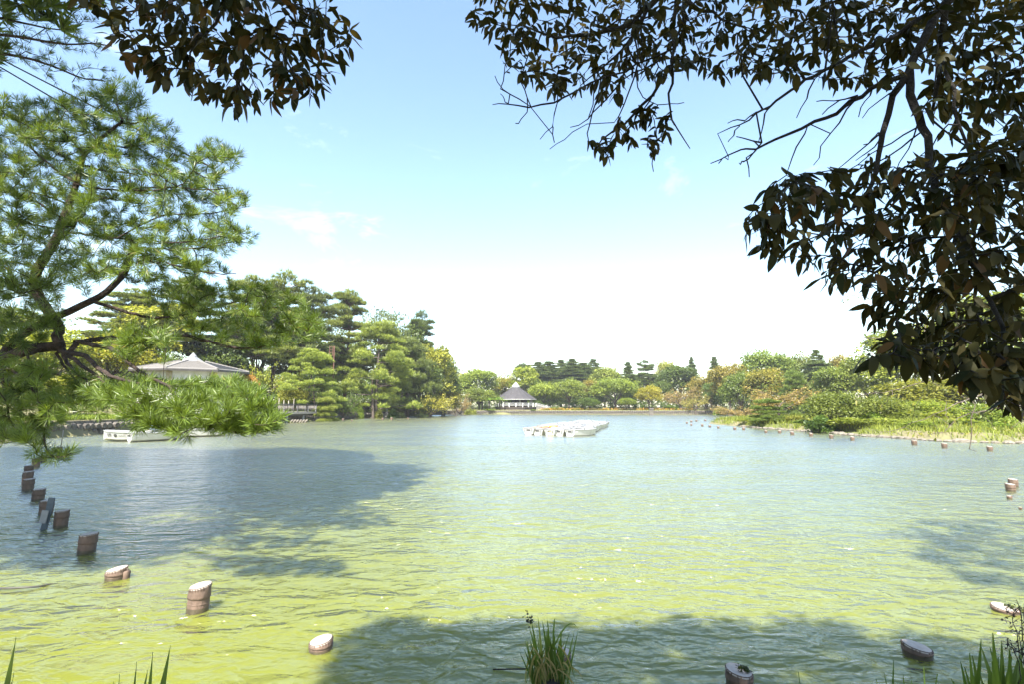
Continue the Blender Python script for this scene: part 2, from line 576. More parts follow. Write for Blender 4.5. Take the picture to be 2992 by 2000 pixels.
def tufts(pos, up, size, per=7, width=1.0):
    """spiky needle tufts: blades that fan out round an upward shoot"""
    n = len(pos)
    p = np.repeat(pos, per, 0); u = np.repeat(up, per, 0)
    ax = norm(u + randdir(n * per) * 0.85)
    s = np.repeat(size * rng.uniform(0.7, 1.25, n), per)
    sc = np.stack([s * width, s, s], -1)
    return instances(BLADE, np.array([(0, 1, 2)]), p, frames(ax, randdir(n * per)), sc)


def pads_to_tufts(pads, dens, size, per=7, width=1.0):
    pos, up, tint = [], [], []
    for c, r in pads:
        k = max(8, int(dens * r[0] * r[1] * 3.1 * rng.uniform(0.85, 1.15)))
        a = rng.uniform(0, 2 * math.pi, k); q = np.sqrt(rng.uniform(0, 1, k))
        q2 = q * (1 + 0.18 * np.sin(3 * a + rng.uniform(0, 6)) + 0.12 * np.sin(7 * a + rng.uniform(0, 6)))
        x, y = np.cos(a) * q2, np.sin(a) * q2
        zz = np.sqrt(np.clip(1 - q * q, 0, 1)) * rng.uniform(-0.25, 1.0, k)
        pos.append(np.array(c) + np.stack([x * r[0], y * r[1], zz * r[2]], -1))
        up.append(norm(np.stack([x * 0.7, y * 0.7, 0.75 + 0 * x], -1)))
        tint.append(np.repeat(np.clip(0.18 + 0.62 * (zz + 0.2) * rng.uniform(0.8, 1.1) + rng.normal(0, 0.12, k), 0, 1), per))  # tint climbs with height in the pad: lit tops, shaded undersides painted in
    pos, up, tint = map(np.concatenate, (pos, up, tint))
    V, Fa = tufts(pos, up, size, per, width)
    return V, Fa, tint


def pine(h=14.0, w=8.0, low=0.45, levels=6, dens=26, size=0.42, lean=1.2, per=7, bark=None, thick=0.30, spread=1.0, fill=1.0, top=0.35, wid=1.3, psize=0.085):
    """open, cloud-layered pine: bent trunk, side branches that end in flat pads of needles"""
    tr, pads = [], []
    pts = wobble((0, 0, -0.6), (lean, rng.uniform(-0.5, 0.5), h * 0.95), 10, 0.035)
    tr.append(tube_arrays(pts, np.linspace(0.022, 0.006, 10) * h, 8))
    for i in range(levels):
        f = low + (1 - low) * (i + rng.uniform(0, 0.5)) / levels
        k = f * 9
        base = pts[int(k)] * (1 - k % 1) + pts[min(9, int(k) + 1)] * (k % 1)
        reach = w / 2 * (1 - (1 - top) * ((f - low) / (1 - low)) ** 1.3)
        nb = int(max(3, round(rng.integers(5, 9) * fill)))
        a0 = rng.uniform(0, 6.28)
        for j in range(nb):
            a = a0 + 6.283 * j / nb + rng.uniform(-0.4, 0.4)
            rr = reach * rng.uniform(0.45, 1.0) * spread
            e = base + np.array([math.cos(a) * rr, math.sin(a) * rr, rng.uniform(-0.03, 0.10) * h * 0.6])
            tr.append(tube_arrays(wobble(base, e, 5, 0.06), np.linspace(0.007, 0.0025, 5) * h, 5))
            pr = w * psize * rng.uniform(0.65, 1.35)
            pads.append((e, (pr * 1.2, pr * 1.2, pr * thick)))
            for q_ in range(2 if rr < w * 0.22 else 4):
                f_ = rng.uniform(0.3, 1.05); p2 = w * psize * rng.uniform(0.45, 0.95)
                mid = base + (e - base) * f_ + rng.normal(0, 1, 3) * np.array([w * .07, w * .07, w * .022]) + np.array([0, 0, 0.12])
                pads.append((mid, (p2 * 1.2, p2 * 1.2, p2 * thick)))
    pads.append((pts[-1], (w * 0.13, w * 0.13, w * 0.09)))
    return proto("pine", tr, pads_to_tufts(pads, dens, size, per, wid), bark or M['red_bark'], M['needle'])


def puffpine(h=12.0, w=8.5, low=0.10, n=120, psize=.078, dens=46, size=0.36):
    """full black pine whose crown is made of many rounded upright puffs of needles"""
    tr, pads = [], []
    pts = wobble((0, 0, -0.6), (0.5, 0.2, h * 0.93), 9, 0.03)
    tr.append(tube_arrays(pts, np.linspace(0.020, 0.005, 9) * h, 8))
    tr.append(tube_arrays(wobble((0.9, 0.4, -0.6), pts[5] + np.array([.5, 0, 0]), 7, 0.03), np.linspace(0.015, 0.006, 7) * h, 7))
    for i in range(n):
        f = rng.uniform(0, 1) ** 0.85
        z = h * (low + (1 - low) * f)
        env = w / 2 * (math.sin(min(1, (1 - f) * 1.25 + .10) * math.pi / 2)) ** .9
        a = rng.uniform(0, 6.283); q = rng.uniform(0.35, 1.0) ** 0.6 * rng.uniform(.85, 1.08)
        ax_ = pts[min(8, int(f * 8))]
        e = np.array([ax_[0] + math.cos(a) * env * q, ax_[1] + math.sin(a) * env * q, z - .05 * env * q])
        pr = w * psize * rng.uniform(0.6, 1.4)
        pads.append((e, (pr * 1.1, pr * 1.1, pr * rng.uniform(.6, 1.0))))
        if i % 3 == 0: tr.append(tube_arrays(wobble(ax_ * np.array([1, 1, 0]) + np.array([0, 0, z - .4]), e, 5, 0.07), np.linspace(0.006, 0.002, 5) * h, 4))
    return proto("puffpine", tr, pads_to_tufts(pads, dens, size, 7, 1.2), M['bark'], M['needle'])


def cedar(h=16.0, w=8.0, low=0.12, tiers=15, size=0.42, dens=20, droop=0.10):
    """conical cedar: many level tiers of flat sprays"""
    tr, pads = [], []
    tr.append(tube_arrays(wobble((0, 0, -0.6), (0, 0, h), 8, 0.012), np.linspace(0.022, 0.002, 8) * h, 7))
    for i in range(tiers):
        f = low + (1 - low) * (i / (tiers - 1)) ** 0.9
        reach = w / 2 * (1 - f) ** 0.55 * rng.uniform(0.65, 1.2) + 0.25
        nb = rng.integers(7, 11)
        a0 = rng.uniform(0, 6.28)
        for j in range(nb):
            a = a0 + 6.283 * j / nb + rng.uniform(-0.3, 0.3)
            rr = reach * rng.uniform(0.7, 1.12)
            b0 = np.array([0, 0, f * h * 0.985])
            e = b0 + np.array([math.cos(a) * rr, math.sin(a) * rr, -droop * rr + rng.uniform(-0.5, 0.5)])
            tr.append(tube_arrays(np.linspace(b0, e, 3), np.linspace(0.005, 0.0015, 3) * h, 4))
            for q in (0.45, 0.75, 1.0):
                pr = max(0.38, reach * 0.34 * (1.25 - 0.5 * q))
                pads.append((b0 + (e - b0) * q, (pr * 1.3, pr * 1.3, pr * 0.30)))
    return proto("cedar", tr, pads_to_tufts(pads, dens, size, 5, 1.5), M['bark'], M['needle'])


def blossom_tree(h=6.0, w=7.0, leafs=2600, leaf=0.2, lean=0.0):
    """wide low tree of many fine upswept twigs with thin leaves"""
    tr, tips = [], []
    base = np.array([0, 0, h * 0.22])
    tr.append(tube_arrays(wobble((0, 0, -0.5), base, 4, 0.06), np.linspace(0.035, 0.028, 4) * h, 7))
    for i in range(9):
        a = 6.283 * i / 9 + rng.uniform(-0.3, 0.3)
        rr = w / 2 * rng.uniform(0.35, 0.75)
        e = np.array([math.cos(a) * rr + lean, math.sin(a) * rr, h * rng.uniform(0.5, 0.8)])
        p1 = wobble(base, e, 6, 0.09)
        tr.append(tube_arrays(p1, np.linspace(0.016, 0.005, 6) * h, 5))
        for j in range(9):
            s = p1[rng.integers(2, 6)]
            a2 = a + rng.uniform(-1.1, 1.1)
            q = w / 2 * rng.uniform(0.2, 0.5)
            e2 = s + np.array([math.cos(a2) * q, math.sin(a2) * q, rng.uniform(-0.02, 0.24) * h])
            p2 = wobble(s, e2, 5, 0.08)
            tr.append(tube_arrays(p2, np.linspace(0.005, 0.0018, 5) * h, 4))
            tips.append(p2)
            for k in range(3):
                s3 = p2[rng.integers(1, 5)]
                e3 = s3 + norm(e2 - s + rng.normal(0, 0.6, 3)) * rng.uniform(0.5, 1.1)
                p3 = np.linspace(s3, e3, 3)
                tr.append(tube_arrays(p3, (0.012, 0.009, 0.005), 3))
                tips.append(p3)
    pos = np.concatenate([t[rng.integers(0, len(t), leafs // len(tips) + 1)] + rng.normal(0, 0.16, (leafs // len(tips) + 1, 3)) for t in tips])
    V, Fa = leaves_quads(pos, randdir(len(pos)), leaf, 0.5, 1.0)
    tint = np.clip(rng.normal(0.5, 0.25, len(pos)), 0, 1)
    return proto("cherry", tr, (V, Fa, tint), M['twig'], M['leaf'])


def shrub(h=1.5, w=2.0, n=16, per=120, leaf=0.16, leafm=None, flat=0.9):
    cl, tr = [], []
    for i in range(n):
        d = norm(rng.normal(size=3)); d[2] = abs(d[2])
        c = np.array([d[0] * w * 0.33, d[1] * w * 0.33, h * 0.2 + d[2] * h * 0.5])
        r = w * 0.2 * rng.uniform(0.8, 1.25)
        cl.append((c, (r, r, r * flat)))
        if i % 3 == 0: tr.append(tube_arrays(wobble((0, 0, -0.3), c, 4, 0.05), np.linspace(0.02, 0.008, 4) * h, 4))
    return proto("shrub", tr, clumps_to_leaves(cl, per, leaf, 0.4, 0.1), M['bark'], leafm or M['leaf'])


PR = {}
PR['round'] = [broadleaf(10, 8.5, 0.14, 62, 135, 0.34), broadleaf(10, 8.0, 0.20, 54, 150, 0.36, lean=0.6), broadleaf(10, 9.5, 0.18, 66, 120, 0.38, csize=0.17)]
PR['tall'] = [broadleaf(12, 7.0, 0.12, 66, 125, 0.34, csize=0.19), broadleaf(12, 7.5, 0.16, 62, 125, 0.36)]
PR['wispy'] = [broadleaf(11, 8, 0.25, 70, 60, 0.22, csize=0.13)]
PR['redpine'] = [pine(15, 9.0, 0.45, 6, 24, 0.46), pine(15, 8.5, 0.35, 7, 24, 0.46, lean=-1.4), pine(14, 10, 0.40, 6, 24, 0.46, lean=2.2)]
PR['blackpine'] = [pine(12, 8.5, 0.16, 10, 27, 0.46, lean=0.8, thick=0.75, fill=1.3, top=0.3, bark=M['bark'], psize=.068), pine(10, 8.0, 0.14, 8, 30, 0.42, lean=-0.6, thick=0.75, fill=1.2, top=0.35, bark=M['bark'], psize=.075)]
PR['cloudpine'] = [pine(5, 6.0, 0.25, 5, 46, 0.30, lean=0.9, thick=0.6, top=0.5, bark=M['bark'], wid=1.6, psize=.11)]
PR['cedar'] = [cedar(16, 9.5, tiers=19), cedar(16, 8.0, 0.10, 20), cedar(15, 10.5, 0.12, 16, droop=0.05)]
PR['puffpine'] = [puffpine(), puffpine(10, 8.5, .08, 110)]
PR['bush'] = [shrub(3.5, 4.6, 44, 170, .17), shrub(3.2, 5.2, 48, 160, .17, flat=.8)]
PR['cherry'] = [blossom_tree(), blossom_tree(5.5, 8.0, 3400, 0.22, 0.8)]
PR['shrub'] = [shrub(), shrub(1.4, 2.6, 20, 110), shrub(1.7, 1.8, 14, 140)]
PROTO_H = {'round': 10, 'tall': 12, 'wispy': 11, 'redpine': 14.6, 'blackpine': 12, 'cloudpine': 5.1, 'cedar': 16, 'cherry': 5.6, 'shrub': 1.6}


def plant(kind, var, name, x, y, h, wscale, label, cat='tree', color=(1, 1, 1), rz=None, group=None, sink=0.0):
    tm, cm = PR[kind][var % len(PR[kind])]
    z = gz(x, y) - sink
    o = empty(name, (x, y, z), R.uniform(0, 6.28) if rz is None else rz, label, cat, group)
    hs = max(v.co.z for v in ()) if False else None
    s = h / PROTO_TOP[cm.name]
    o.scale = (s * wscale, s * wscale, s)
    add_obj("trunk" if cat not in ('shrub', 'bush') else "stems", tm, o)
    add_obj("crown" if cat not in ('shrub', 'bush') else "foliage", cm, o, color=color)
    return o


PROTO_TOP = {}
for k_, lst in PR.items():
    for tm, cm in lst:
        co = np.empty(len(cm.vertices) * 3, np.float32); cm.vertices.foreach_get("co", co)
        PROTO_TOP[cm.name] = float(np.percentile(co[2::3], 99.8))


def tree_at(kind, var, u, vtop, y, wide, label, color=(1, 1, 1), name=None, cat='tree', group=None, rz=None, x=None):
    """tree whose top shows at photo pixel (u, vtop), standing y metres away, its crown about `wide` pixels across"""
    top = P(u, vtop, y)
    x = top.x if x is None else x
    h = max(0.4, top.z - gz(x, y))
    tm, cm = PR[kind][var % len(PR[kind])]
    co = np.empty(len(cm.vertices) * 3, np.float32); cm.vertices.foreach_get("co", co)
    w0 = float(np.percentile(co[0::3], 99) - np.percentile(co[0::3], 1)) * h / PROTO_TOP[cm.name]
    ws = (wide / FPX * y) / w0
    return plant(kind, var, name or {'round': 'broadleaf_tree', 'tall': 'broadleaf_tree', 'wispy': 'broadleaf_tree', 'redpine': 'red_pine', 'blackpine': 'black_pine', 'cloudpine': 'garden_pine', 'puffpine': 'black_pine', 'bush': 'rounded_bush', 'cedar': 'cedar_tree', 'cherry': 'cherry_tree', 'shrub': 'shrub'}[kind], x, y, h, ws, label, cat, color, rz, group)


G1 = (1.0, 1.0, 1.0)
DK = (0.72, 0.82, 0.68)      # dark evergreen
BR = (1.45, 1.4, 0.95)       # bright yellow green
YG = (1.9, 1.6, 0.9)         # yellowing
OR = (1.6, 1.1, 0.8)       # orange brown
PK = (2.3, 1.4, 2.0)         # pinkish brown
GG = (1.1, 1.1, 1.6)         # grey green

# --- wooded hill on the left bank (u, vtop, distance, width in photo pixels)
T = tree_at
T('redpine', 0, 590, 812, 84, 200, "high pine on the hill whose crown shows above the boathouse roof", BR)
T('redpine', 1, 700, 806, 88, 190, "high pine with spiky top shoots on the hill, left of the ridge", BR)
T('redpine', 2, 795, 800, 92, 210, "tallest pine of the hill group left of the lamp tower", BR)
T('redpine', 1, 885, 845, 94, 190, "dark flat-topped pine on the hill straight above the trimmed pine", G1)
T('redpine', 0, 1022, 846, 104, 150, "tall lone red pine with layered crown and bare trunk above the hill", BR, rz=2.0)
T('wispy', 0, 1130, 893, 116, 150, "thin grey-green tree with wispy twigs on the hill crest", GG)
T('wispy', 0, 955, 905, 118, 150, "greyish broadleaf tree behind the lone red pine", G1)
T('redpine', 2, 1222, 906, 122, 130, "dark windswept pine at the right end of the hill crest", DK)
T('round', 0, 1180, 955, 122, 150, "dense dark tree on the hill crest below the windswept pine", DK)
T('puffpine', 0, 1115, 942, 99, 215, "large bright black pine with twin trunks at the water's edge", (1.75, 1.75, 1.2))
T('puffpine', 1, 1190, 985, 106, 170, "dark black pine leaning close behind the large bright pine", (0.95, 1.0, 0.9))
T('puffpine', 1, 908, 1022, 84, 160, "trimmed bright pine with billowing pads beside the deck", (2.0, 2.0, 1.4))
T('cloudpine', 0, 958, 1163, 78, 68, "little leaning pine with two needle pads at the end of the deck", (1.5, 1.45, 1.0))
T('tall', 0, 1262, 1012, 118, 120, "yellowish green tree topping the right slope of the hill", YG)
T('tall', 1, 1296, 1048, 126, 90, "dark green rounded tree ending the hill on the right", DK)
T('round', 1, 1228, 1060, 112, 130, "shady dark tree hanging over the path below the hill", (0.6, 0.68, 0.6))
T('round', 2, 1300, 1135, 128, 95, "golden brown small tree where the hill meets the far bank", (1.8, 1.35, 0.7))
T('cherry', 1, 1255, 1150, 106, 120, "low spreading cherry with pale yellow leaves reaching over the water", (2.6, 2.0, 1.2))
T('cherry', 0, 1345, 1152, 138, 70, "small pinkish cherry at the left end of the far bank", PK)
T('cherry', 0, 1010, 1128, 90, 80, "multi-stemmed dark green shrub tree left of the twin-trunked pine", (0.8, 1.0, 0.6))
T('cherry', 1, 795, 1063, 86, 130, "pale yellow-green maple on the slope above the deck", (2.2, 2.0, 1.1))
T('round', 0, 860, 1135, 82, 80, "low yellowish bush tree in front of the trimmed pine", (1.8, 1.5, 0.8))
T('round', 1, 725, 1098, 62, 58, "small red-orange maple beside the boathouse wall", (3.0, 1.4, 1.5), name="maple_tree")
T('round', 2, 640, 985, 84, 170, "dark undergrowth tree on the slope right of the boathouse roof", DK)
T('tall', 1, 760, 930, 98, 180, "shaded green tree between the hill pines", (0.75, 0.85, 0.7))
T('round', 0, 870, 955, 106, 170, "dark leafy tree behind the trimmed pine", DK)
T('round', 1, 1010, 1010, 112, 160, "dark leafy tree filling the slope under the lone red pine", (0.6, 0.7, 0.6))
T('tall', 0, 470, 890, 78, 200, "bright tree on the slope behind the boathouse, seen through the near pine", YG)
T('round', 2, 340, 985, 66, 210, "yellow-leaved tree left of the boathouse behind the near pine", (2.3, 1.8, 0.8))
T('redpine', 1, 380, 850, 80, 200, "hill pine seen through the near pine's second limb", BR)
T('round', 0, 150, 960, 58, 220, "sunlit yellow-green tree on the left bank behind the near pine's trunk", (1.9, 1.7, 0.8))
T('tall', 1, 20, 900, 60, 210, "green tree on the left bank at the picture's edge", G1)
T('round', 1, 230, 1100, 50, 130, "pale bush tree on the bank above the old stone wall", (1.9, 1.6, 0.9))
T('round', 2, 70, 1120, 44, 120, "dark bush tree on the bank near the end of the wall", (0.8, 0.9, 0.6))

# --- far bank
T('round', 0, 1335, 1092, 172, 90, "yellowish tree at the far left of the far bank", YG)
T('round', 1, 1405, 1081, 168, 115, "large bright green tree left of the round pavilion", (1.5, 1.55, 1.0))
T('round', 2, 1400, 1135, 152, 105, "lower green tree behind the wisteria trellis", (1.3, 1.3, 0.9))
T('tall', 0, 1478, 1104, 178, 75, "mixed green and orange tree just left of the pavilion's peak", (1.7, 1.3, 0.8))
T('tall', 1, 1533, 1074, 172, 80, "yellow-green tree rising right behind the pavilion's peak", (1.9, 1.8, 0.8))
T('round', 0, 1590, 1120, 164, 100, "bright tree leaning over the right eave of the pavilion", (1.6, 1.6, 0.9))
T('redpine', 0, 1532, 1066, 204, 70, "dark pine at the left end of the cedar row", DK)
ced = [(1572, 1062, "first cedar from the left in the dark row"), (1604, 1060, "second cedar from the left in the dark row"), (1638, 1056, "broad third cedar in the dark row"),
       (1672, 1053, "tall pointed cedar at the middle of the dark row"), (1703, 1064, "lower cedar right of the pointed one in the dark row"), (1733, 1054, "last thin-topped cedar at the right of the dark row")]
for i, (u, v, s_) in enumerate(ced):
    T('cedar', i, u, v, 196 + (i % 3) * 6, 112, s_ + " behind the far bank", DK, group="dark cedars behind the far bank")
T('round', 2, 1662, 1108, 158, 92, "bright round tree with pale forked trunk on the far bank", (1.45, 1.45, 0.95))
T('round', 1, 1728, 1112, 172, 62, "orange-tinged tree between two green ones on the far bank", OR)
T('round', 0, 1795, 1104, 158, 128, "wide camphor-like tree with dark forked trunk on the far bank", (1.4, 1.45, 0.9))
T('round', 1, 1765, 1075, 186, 90, "yellow-green tree top behind the wide round tree", BR)
T('cedar', 1, 1834, 1062, 176, 60, "dark pointed conifer behind the wide round tree", DK)
T('round', 2, 1722, 1165, 150, 62, "small dark green tree in front of the forked trunks", (0.7, 0.85, 0.6))
T('round', 1, 1828, 1165, 148, 50, "small round tree with one dark trunk on the far lawn", (1.3, 1.35, 0.8))
T('redpine', 2, 1902, 1056, 184, 80, "flat-layered pine rising over the middle of the far bank", DK)
T('round', 0, 1948, 1052, 188, 62, "yellow treetop peeping over the dark round tree", YG)
T('round', 1, 1985, 1070, 172, 110, "dark dense evergreen with a rounded crown on the far bank", (0.62, 0.72, 0.55))
T('cedar', 0, 2020, 1048, 186, 46, "slim dark conifer right of the dense evergreen", DK)
T('cedar', 1, 2086, 1047, 176, 52, "lone slim conifer standing in a gap of the skyline", DK)
T('round', 2, 1895, 1127, 150, 72, "yellow-brown small tree on the far lawn", (2.3, 1.7, 0.7))
T('cherry', 0, 1985, 1133, 152, 110, "leafless-looking pink-grey cherry on the far lawn", PK)
T('cherry', 1, 2030, 1150, 146, 80, "second pale cherry close to the far water's edge", (2.4, 1.8, 1.9))
T('round', 0, 2060, 1100, 160, 95, "orange autumn tree on the far bank behind the slim green tree", OR)
T('tall', 1, 2075, 1120, 148, 44, "slim bluish green tree in front of the orange one", (0.95, 1.15, 1.1))
# gap fillers low down along the far bank
T('round', 2, 1455, 1140, 190, 90, "plain green tree seen between trellis and pavilion", G1)
T('round', 0, 1870, 1095, 196, 90, "mid-green tree behind the yellow-brown one", G1)
T('tall', 0, 1930, 1118, 168, 70, "dark tree behind the pink-grey cherry", (0.7, 0.8, 0.6))

# --- right bank
T('round', 1, 2125, 1066, 138, 110, "orange-brown tree at the left of the right bank's wood", OR)
T('round', 0, 2240, 1022, 142, 150, "biggest green dome of the right bank's skyline", (1.2, 1.3, 0.85))
T('round', 2, 2160, 1085, 124, 105, "lower green tree under the orange-brown one", (1.0, 1.1, 0.75))
T('round', 1, 2240, 1078, 116, 110, "rusty brown tree below the big green dome", (1.55, 1.15, 0.7))
T('round', 2, 2325, 1038, 142, 110, "dull green tree between the dome and the layered cedar", (1.1, 1.05, 0.8))
T('cedar', 2, 2384, 1028, 116, 112, "broad layered cedar on the right bank", (0.85, 0.95, 0.95))
T('round', 0, 2455, 1038, 128, 90, "brownish tree right of the layered cedar", OR)
T('blackpine', 1, 2318, 1086, 92, 82, "dense green pine with tiered pads behind the island", (0.95, 1.1, 0.8))
T('round', 1, 2440, 1072, 98, 110, "soft green tree behind the island's round bush", (1.2, 1.25, 0.9))
T('cherry', 1, 2160, 1185, 112, 130, "low pinkish cherry at the water behind the island tip", PK)
T('round', 2, 2530, 1035, 96, 140, "light green tree at the back of the right bank", BR)
T('tall', 0, 2620, 960, 84, 190, "tall sunlit tree on the right bank, upper crown behind the dark leaves", (1.7, 1.6, 0.9))
T('round', 0, 2740, 930, 78, 220, "big yellow-green tree behind the hanging leaves", (1.8, 1.6, 0.8))
T('tall', 1, 2880, 860, 72, 240, "high bright tree at the right edge behind the dark leaves", BR)
T('round', 1, 2660, 1110, 62, 200, "olive tree low behind the island's right half", (1.3, 1.1, 0.6))
T('round', 2, 2850, 1090, 60, 220, "orange-tinted tree low at the right behind the island", (1.7, 1.3, 0.7))
T('round', 0, 2975, 1060, 62, 180, "green tree low at the right edge of the far shore", G1)

# --- island
T('cherry', 1, 2270, 1127, 57, 165, "pinkish-leaved wide cherry on the island", (2.1, 1.3, 1.6), rz=1.0)
T('cloudpine', 0, 2225, 1168, 54, 84, "small dark pruned pine left on the island", (1.0, 1.15, 0.8))
T('bush', 0, 2432, 1146, 46, 140, "dense dome-shaped green bush on the island", (1.05, 1.05, 0.8), cat='bush')
T('bush', 1, 2560, 1160, 46, 150, "second dome-shaped bush right of the first on the island", (1.15, 1.12, 0.8), cat='bush')
T('bush', 0, 2700, 1172, 46, 150, "third dome-shaped bush, yellower, right of the second on the island", (1.5, 1.5, 0.75), cat='bush')
T('bush', 1, 2850, 1180, 45, 160, "fourth dome-shaped bush near the island's right end", (1.25, 1.35, 0.7), cat='bush')
sh = [(2262, 1222, 53.5, 70, "leafy shrub at the island's left shore", (0.9, 0.95, 0.5)), (2320, 1216, 52.5, 62, "brownish rounded shrub on the island beside the boulder", (1.3, 1.1, 0.6)),
      (2396, 1216, 43.5, 82, "dark shrub drooping to the water at the island's bend", (0.55, 0.75, 0.55)), (2480, 1222, 42.5, 110, "flat yellow-green shrub behind the island's grass", (1.5, 1.45, 0.75)),
      (2580, 1222, 41, 110, "spreading bright shrub in the middle of the island's grass", (1.5, 1.45, 0.75)), (2790, 1225, 38, 120, "bright green shrub on the island's right part", (1.4, 1.4, 0.75)),
      (2680, 1232, 38, 90, "small low shrub among the island's grass", (1.3, 1.4, 0.6)), (2180, 1240, 58, 50, "reedy pale shrub at the island's left tip", (1.6, 1.5, 0.7)), (2350, 1228, 48, 60, "rounded green bush between the boulder and the drooping shrub", (0.9, 1.1, 0.6)),
      (2520, 1205, 45, 90, "taller green bush under the second dome-shaped tree", (0.9, 1.1, 0.6)), (2640, 1200, 44, 110, "broad green bush behind the grass in the island's middle", (1.1, 1.1, 0.7)), (2740, 1205, 42, 100, "rounded yellowish bush behind the grass right of the middle", (1.5, 1.4, 0.6)), (2905, 1238, 36, 90, "last low shrub at the island's right end", (1.1, 1.3, 0.6))]
for i, (u, v, y, w, lab, c) in enumerate(sh):
    T('shrub', i, u, v, y, w, lab, c, cat='shrub')
# --- clipped shrubs on the left bank and low hedges of the far bank
sh = [(1037, 1187, 97, 20, "small clipped shrub left of the twin trunks", (1.5, 1.7, 0.9)), (1055, 1188, 97, 20, "clipped round shrub beside the twin trunks", (1.6, 1.8, 0.9)),
      (985, 1180, 92, 50, "dark green bush behind the iron fence", (0.8, 1.1, 0.6)), (1105, 1198, 98, 26, "low brown-green bush right of the twin trunks", (1.0, 0.9, 0.6)),
      (1020, 1185, 94, 40, "middle bush of the row behind the iron fence", (0.9, 1.2, 0.6)), (770, 1165, 80, 70, "light green bush on the slope over the deck", (1.3, 1.5, 0.8)),
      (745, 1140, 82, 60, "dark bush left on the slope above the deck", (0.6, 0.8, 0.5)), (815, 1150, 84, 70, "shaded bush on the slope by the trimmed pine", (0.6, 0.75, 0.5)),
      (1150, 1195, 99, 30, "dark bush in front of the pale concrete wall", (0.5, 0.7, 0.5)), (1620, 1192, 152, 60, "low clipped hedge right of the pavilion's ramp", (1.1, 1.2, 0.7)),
      (1690, 1192, 151, 50, "low dark hedge under the forked trunks", (0.8, 0.9, 0.6)), (1900, 1190, 152, 60, "low dark hedge behind the yellow-brown tree", (0.7, 0.85, 0.5)),
      (1960, 1185, 150, 40, "small green hedge on the far lawn under the cherry", (1.0, 1.2, 0.7)), (2105, 1190, 132, 40, "small round bush on the lawn right of the slim tree", (1.2, 1.3, 0.8)),
      (2165, 1188, 130, 46, "grey-green bush on the right lawn", (1.0, 1.1, 1.2)), (1430, 1197, 147, 40, "green bush at the foot of the trellis", (1.2, 1.4, 0.7)),
      (1375, 1195, 144, 36, "small bush left of the trellis", (1.3, 1.2, 0.7)), (1556, 1204, 146.6, 18, "little green bush hanging over the far bank's edge", (1.2, 1.5, 0.7))]
for i, (u, v, y, w, lab, c) in enumerate(sh):
    T('shrub', i, u, v, y, w, lab, c, cat='shrub')

# far-off wood that closes the view behind the banks, and undergrowth on the slope
def wood(name, pts, hmin, hmax, per, leaf, color, spread=3.0):
    cl = []
    for x, y in pts:
        z = gz(x, y); h = rng.uniform(hmin, hmax)
        for q in np.arange(0.15, 1.0, 0.22):
            r = rng.uniform(0.7, 1.2) * spread
            cl.append(((x + rng.normal(0, spread * 0.5), y + rng.normal(0, 1), z + h * q), (r, r, r * 0.8)))
    V, Fa, tint = clumps_to_leaves(cl, per, leaf)
    return tag(add_obj(name, mesh_np(name, V, Fa, M['leaf'], tint), color=color), kind='stuff')


pts = [(x + rng.normal(0, 1), 214 + 12 * math.sin(x * 0.07) + rng.uniform(-5, 5)) for x in np.arange(-60, 190, 3.6)]
wood("distant_wood", pts, 10, 16, 40, 0.8, (0.75, 0.9, 0.75))
pts = [(x + rng.normal(0, 1), 172 + rng.uniform(-5, 6)) for x in np.arange(-24, 78, 2.6)]
hedge = [(x + rng.normal(0, .6), 161 + rng.uniform(-3, 4)) for x in np.arange(-20, 88, 1.1)]
wood("far_hedge", hedge, 2.0, 4.2, 70, 0.34, (0.6, 0.75, 0.5), 0.95)
back = [(rng.uniform(-62, -27), rng.uniform(134, 160)) for _ in range(150)]
wood("hill_wood", [q for q in back if sdist(np.array([q[0]]), np.array([q[1]]), LAKE)[0] > 5], 5, 11, 44, 0.55, (0.7, 0.85, 0.55), 2.0)
wood("far_thicket", pts, 6.5, 11, 40, 0.5, (0.85, 0.98, 0.65), 1.9)
pts = [(62 + rng.uniform(-5, 7), y) for y in np.arange(66, 150, 2.4)] + [(x, 58 + rng.uniform(-3, 4)) for x in np.arange(44, 62, 2.4)]
wood("right_thicket", pts, 3.0, 7.0, 38, 0.4, (1.1, 1.05, 0.6), 1.6)
pts = [(76 + 20 * math.sin(y * 0.1) + rng.uniform(-4, 4), y) for y in np.arange(40, 215, 3.6)]
wood("distant_wood", pts, 6, 11, 36, 0.8, (1.0, 1.0, 0.7))
pts = [(x, y) for x, y in zip(rng.uniform(-75, -34, 420), rng.uniform(56, 136, 420)) if sdist(np.array([x]), np.array([y]), LAKE)[0] > 7]
wood("undergrowth", pts, 0.6, 2.2, 34, 0.3, (0.75, 0.85, 0.6), 1.2)
pts = [(-92 + rng.uniform(-6, 6), y) for y in np.arange(30, 140, 3.5)] + [(x, 28 + rng.uniform(-3, 3)) for x in np.arange(-80, -36, 3.5)]
wood("hill_wood", pts, 6, 10, 40, 0.8, (0.8, 0.9, 0.65))

# grass: thin blades over the banks that the photo shows
def grass(name, X, Y, h, color, wdt=0.05):
    z = ground_z(X, Y)
    ok = z > 0.12
    pos = np.stack([X[ok], Y[ok], z[ok] - 0.02], -1); k = len(pos)
    ax = norm(np.array([0, 0, 1.0]) + rng.normal(0, 0.35, (k, 3)) * np.array([1, 1, 0.1]))
    s = h * rng.uniform(0.5, 1.4, k)
    V, Fa = instances(np.array([(-0.5, 0, 0), (0.5, 0, 0), (0, 1, 0)]), np.array([(0, 1, 2)]), pos, frames(ax, randdir(k)), np.stack([np.full(k, wdt), s, s], -1))
    return tag(add_obj(name, mesh_np(name, V, Fa, M['leaf'], np.clip(rng.normal(0.6, 0.25, k), 0, 1)), color=color), kind='stuff')


